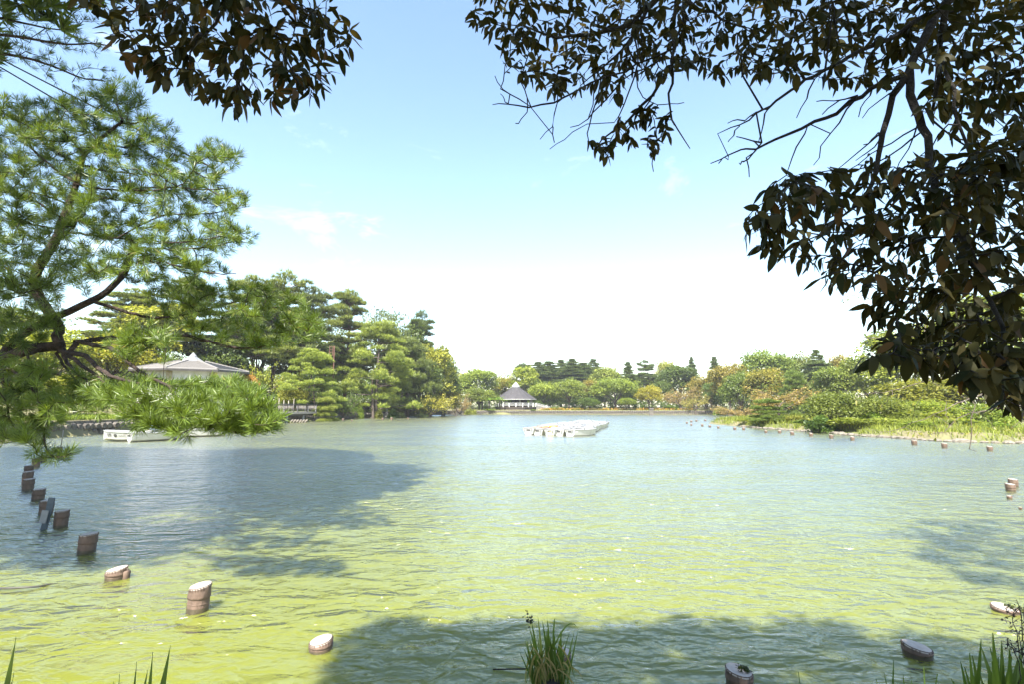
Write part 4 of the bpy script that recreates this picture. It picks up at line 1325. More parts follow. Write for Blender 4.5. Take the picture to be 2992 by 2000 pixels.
MB().lathe([(.05, -.2), (.2, -.12), (.26, .02), (.2, .16), (.05, .22)], 14).build("float", mat('buoy', (.62, .55, .22), (.7, .62, .3), .5, 3), bu)
MB().lathe([(.04, .2), (.04, .34)], 8).build("stem", M['grey_paint'], bu)

# boats at the landing stage: the one marked 09 and its neighbours
def text(body, size, mtx, parent, m_):
    c = bpy.data.curves.new("lettering", 'FONT'); c.body = body; c.size = size; c.extrude = .002; c.align_x = 'CENTER'; c.align_y = 'CENTER'
    c.materials.append(m_)
    tmp = bpy.data.objects.new("lettering", c)
    me = bpy.data.meshes.new_from_object(tmp)
    bpy.data.objects.remove(tmp)
    o = add_obj("lettering", me, parent); o.matrix_local = mtx
    return o
p9 = W(296, 1292)
b9 = copy_tree(white); b9["label"] = "white rowing boat marked 09 with a dark round emblem at the landing stage"; b9["group"] = "boats at the landing stage"
b9.location = (p9.x + 3.1, p9.y + .35, .12); b9.rotation_euler = (0, 0, math.pi + .06); b9.scale = (1, 1, 1.05)
ink = mat('black_lettering', (.02, .02, .02), (.03, .03, .03), .6, 2)


def side_frame(x, lift=.012, up=.55):
    """a frame on the boat's left side at x: X runs towards the stern, Y up the planking, Z outwards"""
    sec = boat_shape(); xs_ = [s_[0] for s_ in sec]
    f = lambda q, k_: float(np.interp(q, xs_, [s_[k_] for s_ in sec]))
    G = lambda q: Vector((q, f(q, 1), f(q, 5))); C = lambda q: Vector((q, f(q, 2), f(q, 4)))
    mid = C(x) + (G(x) - C(x)) * up
    tan = (C(x + .12) + (G(x + .12) - C(x + .12)) * up - (C(x - .12) + (G(x - .12) - C(x - .12)) * up)).normalized()
    upv = (G(x) - C(x)); upv = (upv - tan * upv.dot(tan)).normalized()
    X = -tan; Z = X.cross(upv).normalized()
    m_ = Matrix((X, upv, Z)).transposed().to_4x4(); m_.translation = mid + Z * lift
    return m_


text("09", .30, side_frame(2.42, .03), b9, ink)
em = MB(); em.lathe([(.105, 0), (.105, .008)], 20); eo = em.build("emblem", ink, b9); eo.matrix_local = side_frame(2.02, .012)
for sx_ in (-.04, .04):
    e2 = MB().lathe([(.018, 0), (.018, .004)], 10).build("emblem_mark", M['hull'], eo); e2.location = (sx_, .035, .007)
sc_ = MB(); sc_.tube([(x_ - .2, .04 * math.sin(x_ * 40) * (1 if x_ < .15 else .6), 0) for x_ in np.linspace(0, .4, 30)], .008, 4)
so = sc_.build("script_stroke", ink, b9); so.matrix_local = side_frame(1.62, .02)
for i, (u, v, a) in enumerate(((366, 1295, .95), (520, 1280, .5), (610, 1268, .5))):
    q = W(u, v); o = copy_tree(white); o.location = (q.x, q.y + .3, .1); o.rotation_euler = (0, 0, a)
    o["group"] = "boats at the landing stage"
    o["label"] = ["white boat moored next to the one marked 09", "second white boat along the landing stage past 09", "third white boat along the landing stage past 09", "white boat at the far end of the landing stage"][i]

# ---------------------------------------------------------------- log-like posts in the water
M['post'] = mat('post_brown', (.060, .040, .029), (.135, .090, .066), .75, 7, bump=.4, stretch=(1, 1, .4))
M['post_top'] = mat('post_cut_face', (.28, .24, .21), (.42, .37, .33), .8, 9)
M['post_wet'] = mat('post_wet', (.035, .028, .02), (.075, .06, .035), .35, 8)


def post(u, vbase, vtop, wpx, label, tilt=(0, 0), lean=(0, 0), group="log posts in the water", ring=True, weed=False):
    p = W(u, vbase)
    dist = p.y
    r = wpx / FPX * math.hypot(p.y, EYE) * .5 / math.hypot(1, (u - 1496) / FPX * .55)
    h = max(.04, P(u, vtop, p.y).z)
    o = empty("water_post", (p.x, p.y, 0), R.uniform(-.2, .2), label, "post", group)
    tx_, ty_ = tilt[0] * .55, -tilt[1] * .4
    n_ = 22

    def ring_at(z, rr, cut=0.0):
        return [(rr * math.cos(a), rr * math.sin(a), z + cut * (tx_ * rr * math.cos(a) + ty_ * rr * math.sin(a))) for a in np.arange(n_) * 2 * math.pi / n_]
    capz = max(h - r * 1.1, h * .45)

    def stack(rows):
        V, Fa = [], []
        for row in rows: V += row
        for j in range(len(rows) - 1):
            for i in range(n_): Fa.append((j * n_ + i, j * n_ + (i + 1) % n_, (j + 1) * n_ + (i + 1) % n_, (j + 1) * n_ + i))
        return V, Fa
    wet = MB(); wet.add(*stack([ring_at(-.9, r * 1.0), ring_at(min(.05, h * .35), r * 1.012)]), True); wet.build("wet_foot", M['post_wet'], o)
    sh_ = MB(); V, Fa = stack([ring_at(min(.048, h * .34), r * .995), ring_at(capz - .008, r * .99)]); sh_.add(V, Fa, True)
    if ring:
        for zz in (capz * .62,): sh_.add(*stack([ring_at(zz - .006, r * .995), ring_at(zz, r * 1.035), ring_at(zz + .008, r * .995)]), True)
    sh_.build("shaft", M['post'], o)
    cp_ = MB(); V, Fa = stack([ring_at(capz - .012, r * .9), ring_at(capz, r * 1.05), ring_at(capz + .02, r * 1.06), ring_at(h - .02, r * .98, 1.0), ring_at(h, r * .94, 1.0)])
    cp_.add(V, Fa, True); cp_.build("cap", M['post'], o)
    # notched rim and cut face
    nt_ = MB()
    for a in np.arange(26) * 2 * math.pi / 26:
        zt = h + tx_ * r * math.cos(a) + ty_ * r * math.sin(a)
        if R.random() < .3: continue
        nt_.box((r * .985 * math.cos(a), r * .985 * math.sin(a), zt - .016), (.012, r * .07, .026), rz=a)
    tag(nt_.build("bark_notches", M['post'], o), kind='stuff')
    rb_ = MB(); rb_.add(*stack([ring_at(h - .013, r * .985, 1.0), ring_at(h - .003, r * .972, 1.0)]), True); rb_.build("pale_rim", M['post_top'], o)
    tp = MB(); row = ring_at(h + .003, r * .945, 1.0); tp.add([(0, 0, h + .006)] + row, [(0, 1 + i, 1 + (i + 1) % n_) for i in range(n_)]); tp.build("top_face", M['post_top'], o)
    if weed:
        k = 90; pos = np.stack([rng.normal(.35 * r, .25 * r, k), rng.normal(.1 * r, .3 * r, k), np.full(k, h + tx_ * r * .3)], -1)
        V, Fa = leaves_quads(pos, randdir(k), .035, .1)
        add_obj("weed", mesh_np("weed", V, Fa, M['leaf'], rng.uniform(0, .4, k)), o, color=(.5, .5, .4))
    o.rotation_euler = (lean[0], lean[1], o.rotation_euler.z)
    return o


post(577, 1787, 1712, 54, "tall sunlit brown log post with pale slanted top, alone left of centre", (.30, -.25), (0, .05))
post(338, 1693, 1664, 52, "short sunlit post cut low with a small stump leaning against it", (.35, -.25), (0, .04))
post(937, 1900, 1872, 57, "short sunlit post with white cut face nearest the camera on the left", (.3, -.25))
post(252, 1617, 1562, 45, "shaded post just outside the sunlight, nearest of the dark row", (.2, -.1), (0, .05))
post(176, 1543, 1494, 36, "shaded dark post with a grey plank leaning against it", (.15, -.1), (0, .03))
post(133, 1505, 1464, 35, "shaded dark post directly left of the leaning plank", (.15, -.1), (0, .05))
post(110, 1465, 1431, 32, "shaded dark post, fourth in the row from the sunlight", (.1, -.1), (0, .04))
post(81, 1436, 1402, 29, "front one of two shaded posts standing one behind the other at the left", (.1, -.1))
post(79, 1416, 1380, 27, "rear one of two shaded posts standing one behind the other at the left", (.1, -.1))
post(82, 1392, 1362, 23, "shaded post with paler brown top at the left picture edge", (.1, -.1))
post(104, 1368, 1340, 21, "dark post partly covered by the lowest pine sprig", (.1, -.1))
post(125, 1352, 1333, 19, "small dark post just right of the lowest pine sprig's tip", (.1, -.1))
pr = post(173, 1322, 1308, 15, "farthest left post carrying a thin upright rod", (.0, 0))
MB().tube([(.05, 0, .1), (.09, 0, .75), (.1, 0, 1.05)], .022, 6).build("rod", M['pale_wood'], pr)
q = W(152, 1545)
o = empty("leaning_plank", (q.x - .02, q.y - .13, 0), 0, "weathered blue-grey plank leaning upright beside a dark post", "plank")
MB().bar((-.10, 0, -.5), (.03, .05, .55), .035, .09).build("board", mat('grey_board', (.05, .065, .08), (.10, .12, .135), .8, 6), o)
MB().bar((-.028, -.03, .12), (.0, -.02, .34), .02, .10).build("cleat", M['grey_paint'], o)
q = W(366, 1692)
o = empty("stump", (q.x, q.y, 0), 0, "small brown weathered stump beside the short sunlit post", "stump")
MB().lathe([(.055, -.4), (.05, .03), (.056, .08), (.04, .1)], 9).build("wood", M['post'], o); MB().lathe([(.012, .08), (.012, .125)], 6, c=(.02, 0, 0)).build("peg", M['bark'], o)
post(2161, 2004, 1960, 63, "shaded round post with weed on its cut top near the bottom edge", (-.25, -.25), ring=False, weed=True)
post(2681, 1917, 1889, 68, "shaded wide post with slanted grey top at the lower right", (-.32, -.25), ring=False)
post(2937, 1788, 1777, 62, "sunlit low post with a dark strap of weed, at the right edge", (-.2, -.3), ring=False, weed=True)
post(2954, 1438, 1416, 25, "front one of two sunlit pinkish posts at the right edge", (-.1, -.2))
post(2962, 1425, 1402, 24, "rear one of two sunlit pinkish posts at the right edge", (-.1, -.2))
post(2950, 1460, 1451, 13, "tiny stump poking out below the two pinkish posts", (0, 0), ring=False)
post(2982, 1490, 1485, 8, "tiny brown stub in the water at the right edge", (0, 0), ring=False)
post(1644, 1935, 1906, 40, "pale-topped post hidden behind the tuft of sedge", (-.1, -.2), ring=False)
far = [(2893, 1320, 13), (2760, 1311, 13), (2672, 1302, 13), (2491, 1289, 10), (2429, 1283, 10), (2370, 1277, 9), (2315, 1273, 9), (2278, 1268, 8), (2238, 1267, 7), (2173, 1259, 7), (2147, 1258, 7),
       (2099, 1254, 6), (2074, 1251, 6), (2052, 1248, 6), (2020, 1246, 5), (2007, 1240, 5), (2035, 1234, 5), (2061, 1233, 5), (2020, 1236, 5)]
ords = ["first", "second", "third", "fourth", "fifth", "sixth", "seventh", "eighth", "ninth", "tenth", "eleventh", "twelfth", "thirteenth", "fourteenth", "fifteenth", "sixteenth", "seventeenth", "eighteenth", "nineteenth"]
for i, (u, v, w_) in enumerate(far):
    post(u, v, v - w_ * 1.05, w_ * 1.15, ords[i] + " pale post from the right in the row off the island", (-.1, -.2), group="pale posts off the island", ring=False)
for i, (u, v, w_) in enumerate(((1002, 1231, 5), (1028, 1233, 4), (1118, 1229, 5), (1144, 1229, 6), (1192, 1227, 4), (960, 1228, 4), (1332, 1218, 3), (1357, 1217, 3))):
    post(u, v, v - w_ * 1.2, w_ * 1.2, ords[i] + " small pale marker post off the left stone wall", (0, 0), group="marker posts by the left wall", ring=False)

# rope lying on the water
pts = [W(-30, 1722, .02), W(30, 1721, .03), W(70, 1719, .03), W(110, 1716, .02), W(140, 1711, .005), W(200, 1704, -.04)]
o = tag(MB().tube(pts, [.012] * 5 + [.008], 6).build("rope", M['dark_iron'], None), "dark rope slanting into the water at the left edge", "rope")
# ---------------------------------------------------------------- near trees: skeletons that grow towards points
class Skel:
    def __init__(s, cap=60000):
        s.p = np.zeros((cap, 3)); s.par = np.full(cap, -1, int); s.fix = np.zeros(cap); s.n = 0

    def add(s, p, par, fix=0.0):
        i = s.n
        s.p[i] = p; s.par[i] = par; s.fix[i] = fix; s.n += 1
        return i

    def nearest(s, q):
        return int(np.argmin(((s.p[:s.n] - q) ** 2).sum(1)))

    def poly(s, pts, r0, r1, attach=None, step=0.1, jit=0.006):
        """a limb along given points, smoothed; the first point joins the nearest node unless attach is -1"""
        pts = np.array([tuple(p) for p in pts], float)
        ext = np.concatenate([[2 * pts[0] - pts[1]], pts, [2 * pts[-1] - pts[-2]]])
        out = []
        for i in range(len(pts) - 1):
            a, b_, c, d = ext[i:i + 4]
            k_ = max(2, int(np.linalg.norm(c - b_) / step))
            for t in np.arange(k_) / k_:
                out.append(.5 * ((2 * b_) + (c - a) * t + (2 * a - 5 * b_ + 4 * c - d) * t * t + (3 * b_ - a - 3 * c + d) * t ** 3))
        out.append(pts[-1])
        k_ = len(out)
        par = s.nearest(out[0]) if attach is None and s.n else (-1 if attach is None else attach)
        for i, q in enumerate(out):
            par = s.add(q + rng.normal(0, jit, 3), par, r0 + (r1 - r0) * i / (k_ - 1))
        return par

    def grow(s, targets, step=0.12, jit=0.015, sag=0.0, far=3.0):
        t = np.array(targets, float)
        d0 = np.array([((s.p[:s.n] - q) ** 2).sum(1).min() for q in t])
        tips = []
        for k_ in np.argsort(d0):
            q = t[k_]
            j = s.nearest(q)
            a = s.p[j].copy(); L = np.linalg.norm(q - a)
            if L < 1e-4: continue
            m_ = max(1, int(round(L / step)))
            bow = rng.normal(0, .06, 3) * L
            par = j
            for i in range(1, m_ + 1):
                f = i / m_
                pt = a + (q - a) * f + bow * math.sin(math.pi * f) + np.array([0, 0, sag * L * math.sin(math.pi * f)])
                if i < m_: pt = pt + rng.normal(0, jit, 3)
                par = s.add(pt, par)
            tips.append(par)
        return tips

    def radii(s, tip, expo=2.4, cap=None):
        n = s.n
        r = np.zeros(n)
        for i in range(n - 1, -1, -1):
            me = max(r[i], tip ** expo)
            r[i] = me
            if s.par[i] >= 0: r[s.par[i]] += me * (1.0 if r[s.par[i]] or True else 1)
        r = r ** (1 / expo)
        if cap: r = np.minimum(r, cap)
        s.r = np.where(s.fix[:n] > 0, s.fix[:n], r)
        for i in range(n):
            q = s.par[i]
            if q >= 0: s.r[i] = min(s.r[i], max(s.r[q], tip))
        return s.r

    def tubes(s, sides=(7, 5, 4)):
        n = s.n
        kids = [[] for _ in range(n)]
        for i in range(n):
            if s.par[i] >= 0: kids[s.par[i]].append(i)
        main = [max(k_, key=lambda j: s.r[j]) if k_ else -1 for k_ in kids]
        parts = []
        for i in range(n):
            q = s.par[i]
            if q >= 0 and main[q] == i: continue
            chain, rad = ([q], [min(s.r[q], s.r[i] * 1.25)]) if q >= 0 else ([], [])
            j = i
            while j >= 0: chain.append(j); rad.append(s.r[j]); j = main[j]
            if len(chain) < 2: continue
            rm_ = max(rad)
            parts.append(tube_arrays(s.p[chain], rad, sides[0] if rm_ > .03 else sides[1] if rm_ > .008 else sides[2]))
        return parts

    def dirs(s, idx, back=2):
        out = []
        for i in idx:
            j = i
            for _ in range(back):
                if s.par[j] >= 0: j = s.par[j]
            out.append(s.p[i] - s.p[j])
        return norm(np.array(out))


def fill(poly, gap, scale=KD):
    """points spread inside a photo outline, about `gap` apart"""
    poly = [(x * scale, y * scale) for x, y in poly]
    xs_, ys_ = [p[0] for p in poly], [p[1] for p in poly]
    area = (max(xs_) - min(xs_)) * (max(ys_) - min(ys_))
    c = np.stack([rng.uniform(min(xs_), max(xs_), int(area / gap ** 2 * 5)), rng.uniform(min(ys_), max(ys_), int(area / gap ** 2 * 5))], -1)
    c = c[in_poly(c, poly)]
    keep, cells = [], {}
    for q in c:
        k_ = (int(q[0] // gap), int(q[1] // gap))
        if any(((q - o) ** 2).sum() < gap * gap for dx in (-1, 0, 1) for dy in (-1, 0, 1) for o in cells.get((k_[0] + dx, k_[1] + dy), ())): continue
        cells.setdefault(k_, []).append(q); keep.append(q)
    return np.array(keep)


def spread(pix, y0, dy):
    return [tuple(P(u, v, y0 + rng.uniform(-dy, dy))) for u, v in pix]


def z1(x, y): return (.3826 * x, 200 + .3826 * y)          # enlargements of the photo that the limbs were read from
def z2(x, y): return (.4146 * x, 750 + .4146 * y)
def limb(zf, pts, y0, y1=None):
    y1 = y0 if y1 is None else y1
    return [P(*zf(*p), y0 + (y1 - y0) * i / (len(pts) - 1)) for i, p in enumerate(pts)]


def needle_template(k_, L=0.132, seed=0, wdt=0.0060):
    r = np.random.default_rng(seed)
    a = r.uniform(0, 2 * math.pi, k_); el = np.radians(r.uniform(8, 78, k_)); b0 = r.uniform(-.02, .05, k_)
    ax = np.stack([np.sin(el) * np.cos(a), np.cos(el), np.sin(el) * np.sin(a)], -1)
    side = norm(np.cross(ax, norm(r.normal(size=(k_, 3)))))
    base = np.stack([0 * a, b0, 0 * a], -1)
    ln = L * r.uniform(.75, 1.1, k_)
    bend = np.array([0, 0.12, 0]) * L
    mid = base + ax * (ln * .5)[:, None]
    tip = base + ax * ln[:, None] + bend * np.sin(el)[:, None]
    V = np.stack([base, mid + side * wdt * .55, tip, mid - side * wdt * .55], 1).reshape(-1, 3)
    i = np.arange(k_)[:, None] * 4
    Fa = np.concatenate([i + np.array([[0, 1, 3]]), i + np.array([[3, 1, 2]])])
    return V, Fa


M['pine_needle'] = leaf_mat('pine_needle', (.014, .040, .006), (.20, .275, .045), .30, .40, .5, tcol=(1.6, 1.5, .6), c3=(.26, .19, .05))
TUFT = [needle_template(54, seed=s_) for s_ in range(4)]
TUFT_FAR = [needle_template(22, seed=s_ + 9, wdt=.008) for s_ in range(4)]


def shoots(sk, tips, extra=2):
    pos, ax = [], []
    d = sk.dirs(tips)
    for i, dd_ in zip(tips, d):
        pos.append(sk.p[i]); ax.append(dd_)
        j = sk.par[i]
        for _ in range(extra):
            if j < 0: break
            pos.append(sk.p[j]); ax.append(dd_ + rng.normal(0, .35, 3)); j = sk.par[j]
    return np.array(pos), norm(np.array(ax) + np.array([0, 0, .55]))


def needles_mesh(name, pos, ax, size, tmpl, tint0=.45):
    parts, tints = [], []
    pick = rng.integers(0, len(tmpl), len(pos))
    for t_i, (TV, TF) in enumerate(tmpl):
        q = pick == t_i
        if not q.any(): continue
        k_ = int(q.sum())
        parts.append(instances(TV, TF, pos[q], frames(ax[q], randdir(k_)), size * rng.uniform(.8, 1.2, k_)))
        tints.append(np.clip(np.repeat(np.clip(rng.normal(tint0, .16, k_), .05, .9), len(TF)) + rng.normal(0, .10, k_ * len(TF)) + .5 * (rng.uniform(0, 1, k_ * len(TF)) > .975), 0, 1))
    V, Fa = join_arrays(parts)
    return mesh_np(name, V, Fa, M['pine_needle'], np.concatenate(tints))


# ---- black pine leaning over the water on the left
PX, PY = -10.2, 6.5
np_tree = empty("black_pine", (PX, PY, gz(PX, PY)), 0, "near black pine at the left with long crooked limbs and bright needle tufts", "tree")
sk = Skel()
Y = 7.2
hub = P(*z2(430, 640), Y)
trunk_top = P(*z2(0, 740), Y)
tb = Vector((PX, PY, gz(PX, PY) - .4))
sk.poly([tb, tb + Vector((.35, .2, .9)), P(*z2(-330, 850), Y - .3), trunk_top, P(*z2(120, 690), Y), P(*z2(260, 645), Y), hub], .18, .065, attach=-1)
sk.poly([P(-420, 950, Y), P(-300, 900, Y), P(-250, 700, Y), P(-180, 450, Y + .3), P(-120, 200, Y + .4)], .12, .03)
L_ = lambda zf, pts, r0, r1, y0=Y, y1=None: sk.poly(limb(zf, pts, y0, y1), r0, r1)
L_(z2, [(430, 640), (400, 560), (420, 500), (345, 385), (290, 310), (255, 230), (250, 150), (285, 60), (320, 0)], .068, .060)
L_(z1, [(350, 1430), (440, 1270), (480, 1150), (560, 950), (600, 830), (620, 720), (650, 650), (740, 560), (860, 460), (930, 410)], .058, .018)
L_(z2, [(20, 720), (60, 640), (150, 560), (320, 455), (440, 400), (640, 310), (750, 240), (850, 150), (920, 30)], .060, .040, Y, Y + .5)
L_(z1, [(920, 1560), (980, 1460), (1050, 1365), (980, 1300)], .044, .02, Y + .5)
L_(z2, [(450, 680), (560, 690), (650, 750), (750, 830), (890, 880), (1000, 900)], .036, .016, Y, Y - .8)
L_(z2, [(430, 665), (550, 750), (650, 820), (740, 890)], .032, .014, Y, Y - .5)
L_(z2, [(440, 700), (500, 780), (600, 870), (650, 940)], .026, .010, Y, Y - .4)
L_(z2, [(400, 690), (470, 800), (560, 900), (640, 960)], .022, .008, Y, Y - .2)
L_(z2, [(60, 780), (130, 840), (200, 900), (260, 1000)], .026, .009, Y, Y - .5)
L_(z2, [(560, 600), (800, 660), (950, 790), (1100, 880), (1210, 940)], .034, .014, Y, Y - 1.0)
L_(z2, [(1210, 940), (1300, 1060), (1370, 1140), (1500, 1210), (1720, 1250), (1900, 1235)], .016, .007, Y - 1.0, Y - 1.3)
L_(z2, [(520, 600), (900, 560), (1210, 540), (1400, 580), (1550, 620), (1700, 650), (1850, 640), (2000, 600)], .040, .012, Y, Y + .9)
L_(z2, [(640, 310), (1000, 420), (1150, 425), (1350, 400), (1600, 330), (1850, 300)], .026, .008, Y + .2, Y + 1.0)
L_(z2, [(200, 700), (260, 980), (300, 1180), (330, 1380), (420, 1420), (500, 1395)], .022, .006, Y - .2, Y - .9)
L_(z2, [(10, 800), (40, 1000), (80, 1180), (140, 1300)], .022, .007, Y - .2, Y - .6)
for pts in ([(600, 880), (800, 920), (1080, 930), (1250, 920), (1400, 870), (1500, 720)], [(640, 740), (800, 780), (1040, 800), (1200, 800), (1320, 640)], [(760, 560), (900, 590), (1060, 590), (1250, 520)],
            [(730, 615), (900, 650), (1100, 660)], [(580, 950), (750, 970), (850, 1000), (1050, 1010)], [(510, 1150), (650, 1170), (760, 1200), (1000, 1180)], [(470, 1240), (700, 1270), (950, 1300), (1150, 1330), (1450, 1320), (1700, 1280)],
            [(580, 870), (420, 770), (250, 620), (100, 470), (20, 330)], [(600, 720), (420, 630), (260, 500), (150, 300)], [(450, 1130), (300, 1030), (100, 930), (0, 870)], [(420, 1220), (250, 1190), (90, 1150)],
            [(500, 1030), (350, 970), (160, 920)], [(640, 660), (560, 560), (430, 430)], [(740, 550), (640, 420), (560, 330)], [(930, 410), (900, 300), (880, 160)], [(930, 410), (1050, 410), (1130, 370)],
            [(1000, 920), (1300, 900), (1560, 925), (1780, 910)], [(900, 1290), (1250, 1120), (1550, 1110), (1880, 1060)], [(1050, 1365), (1400, 1380), (1700, 1340), (1900, 1290)], [(1050, 1400), (1300, 1490), (1600, 1560), (1800, 1570)]):
    L_(z1, pts, .017, .006, Y + rng.uniform(-.35, .35), Y + rng.uniform(-.7, .7))
UP = [(-40, 230), (60, 225), (130, 235), (190, 205), (265, 190), (310, 200), (335, 250), (345, 280), (400, 290), (415, 310), (408, 370), (450, 345), (475, 325), (510, 320), (545, 360), (520, 400), (500, 418), (545, 440), (570, 462), (540, 482), (440, 490), (430, 500),
      (500, 508), (575, 525), (580, 550), (540, 575), (470, 585), (535, 625), (470, 640), (400, 620), (330, 650), (240, 640), (120, 660), (-40, 690)]
MIDL = [(-40, 640), (120, 640), (140, 740), (100, 790), (-40, 800)]
RT = [(330, 640), (420, 640), (520, 660), (600, 655), (690, 680), (745, 750), (735, 770), (640, 795), (560, 800), (480, 770), (400, 740), (340, 700)]
BRI = [(235, 900), (300, 897), (380, 910), (470, 907), (560, 898), (600, 912), (615, 935), (640, 970), (640, 995), (560, 988), (470, 990), (420, 1003), (365, 990), (325, 983), (290, 955), (255, 915)]
BR2 = [(240, 770), (300, 745), (380, 750), (400, 790), (330, 815), (250, 810)]
LOW = [(-40, 800), (40, 830), (120, 840), (200, 880), (300, 870), (420, 880), (520, 870), (560, 885), (480, 895), (300, 890), (240, 900), (250, 950), (180, 940), (120, 985), (60, 1020), (100, 1040), (165, 1040), (150, 1060), (90, 1050), (40, 1000), (-40, 1030)]
tips = []
tips += sk.grow(spread(fill(UP, 20), Y, .9), .11, sag=-.03)
tips += sk.grow(spread(fill(MIDL, 24), Y - .2, .6), .11)
tips += sk.grow(spread(fill(RT, 19), Y + .7, .55), .11, sag=-.04)
tips += sk.grow(spread(fill(BRI, 18), Y - 1.3, .40), .11, sag=-.05)
tips += sk.grow(spread(fill(BR2, 24), Y - .7, .3), .11)
tips += sk.grow(spread(fill(LOW, 20), Y - .4, .6), .11, sag=-.03)
tips += sk.grow(spread(fill([(310, 872), (380, 884), (450, 884), (560, 884), (600, 898), (480, 908), (320, 904)], 14), Y - .3, .5), .11)
sk.radii(.0040, 2.3, .03)
o = add_obj("trunk", mesh_np("trunk", *join_arrays(sk.tubes((10, 6, 4))), M['pine_bark'], smooth=True), np_tree, (-np_tree.location.x, -np_tree.location.y, -np_tree.location.z))
pos, ax = shoots(sk, tips, 2)
u, v, f = project(pos)
inside = (u > 0) & (u < 2992) & (v > 0) & (v < 2000)
order = np.argsort(np.where(inside, f, 99))
big, small = order[:300], order[300:]
TM = [mesh_np("needle_tuft", V, Fa, M['pine_needle'], np.clip(rng.normal(.5, .13, len(Fa)), 0, 1)) for V, Fa in TUFT]
fr = frames(ax[big], randdir(300))
for k_, i in enumerate(big):
    o = add_obj("needle_tuft", TM[k_ % 4], np_tree)
    q = rng.uniform(.9, 1.25)
    o.matrix_local = Matrix.Translation(Vector(pos[i]) - np_tree.location) @ Matrix(fr[k_].tolist()).to_4x4() @ Matrix.Scale(q, 4)
    c = rng.uniform(.8, 1.2); o.color = (c, c, c, 1)
o = add_obj("needles", needles_mesh("needles", pos[small], ax[small], 1.0, TUFT), np_tree, -np_tree.location); tag(o, kind='stuff')
print("near pine tufts", len(pos))

# ---- two tall pines on the left bank, whose lowest boughs show at the top left and which shade the water
def shade_points(outline, count, hmin, hmax):
    """crown points over the stretch of water that lies in the tree's shade"""
    poly = [tuple(W(u, v))[:2] for u, v in outline]
    xs_, ys_ = [p[0] for p in poly], [p[1] for p in poly]
    c = np.stack([rng.uniform(min(xs_), max(xs_), count * 4), rng.uniform(min(ys_), max(ys_), count * 4)], -1)
    c = c[in_poly(c, poly)]
    c = c[~((c[:, 1] > 9.7) & (c[:, 1] < 11.6) & (c[:, 0] > -7.6))][:count]
    out = []
    for x, y in c:
        for _ in range(14):
            h = rng.uniform(hmin, hmax)
            q = np.array([x, y, 0]) - np.array(SUNV) / SUNV.z * -h
            uu, vv, ff = project(q[None])
            if q[1] < .3 or vv[0] < -60 or uu[0] < -60:
                out.append(q); break
    return out


def far_needles(sk, tips, name, parent, size, extra=2):
    pos, ax = shoots(sk, tips, extra)
    o = add_obj("crown", needles_mesh("crown", pos, ax, size, TUFT_FAR, .4), parent, -parent.location)
    tag(o, kind='stuff')
    return o


tx0, ty0 = -12.5, 9.5
tp1 = empty("tall_pine", (tx0, ty0, gz(tx0, ty0)), 0, "tall pine at the top left whose low boughs hang into the picture's corner", "tree")
sk = Skel()
sk.poly([(tx0, ty0, -.2), (tx0 + .3, ty0, 4), (tx0 - .2, ty0 + .2, 8), (tx0 + .4, ty0, 12), (tx0 + .6, ty0 + .3, 17)], .24, .05, attach=-1, step=.3)
Y = 9.0
zt = lambda x, y: (.1918 * x, .1918 * y)
for pts, y0 in (([(-900, 300), (-300, 480), (300, 560), (600, 610), (1000, 670), (1400, 660), (1700, 690)], 8.6), ([(-900, 500), (-200, 760), (500, 900), (1000, 1080), (1300, 1200), (1600, 1230)], 9.0),
                ([(-700, -300), (100, -60), (500, 60), (800, 200), (1000, 300)], 9.0), ([(-700, 100), (-100, 250), (300, 330), (700, 420), (1150, 480)], 9.4)):
    sk.poly([(tx0 + .2, ty0, P(*zt(*pts[0]), y0).z - .6)] + limb(zt, pts, y0), .05, .009, step=.25)
c1 = [(-30, 0), (150, 0), (200, 35), (215, 50), (160, 70), (225, 100), (275, 100), (225, 130), (150, 110), (100, 130), (30, 120), (-30, 125)]
c2 = [(-30, 130), (60, 150), (120, 185), (200, 195), (255, 175), (250, 160), (205, 155), (130, 140), (40, 115), (-30, 110)]
tips = sk.grow(spread(fill(c1, 22), 9.0, .6), .16) + sk.grow(spread(fill(c2, 24), 8.9, .4), .16)
far_needles(sk, tips, "needles", tp1, 1.05, 1)
SH = [(-400, 1720), (-300, 1600), (0, 1655), (300, 1648), (550, 1605), (640, 1560), (740, 1540), (1000, 1472), (1150, 1440), (1235, 1400), (1255, 1378), (1180, 1358), (1080, 1362), (1075, 1325), (900, 1312), (600, 1318), (300, 1308), (0, 1310), (-500, 1320)]
tg = shade_points(SH, 2300, 9.5, 19.0)
lim = [q for q in tg if q[1] < 11.5]; lim2 = [q for q in tg if q[1] >= 11.5]
def clear(q, keepout=1.0): return q
def lift_limbs(sk, base, pts, n_, r0):
    c = np.array(pts)
    for a in range(n_):
        q = c[rng.integers(0, len(c))]
        sk.poly([base + np.array([0, 0, max(6.0, min(16.0, q[2] - 2.5))]), (base * np.array([1, 1, 0]) + q * np.array([1, 1, 0])) / 2 + np.array([0, 0, q[2] - .6]), q], r0, .02, step=.35)
lift_limbs(sk, np.array([tx0 + .3, ty0, 0]), lim, 7, .07)
tips = sk.grow(lim, .4)
sk.radii(.006, 2.4, .06)
add_obj("trunk", mesh_np("trunk", *join_arrays(sk.tubes()), M['pine_bark'], smooth=True), tp1, -tp1.location)
TUFT_SHADE = [needle_template(26, L=.34, seed=s_ + 30, wdt=.055) for s_ in range(3)]
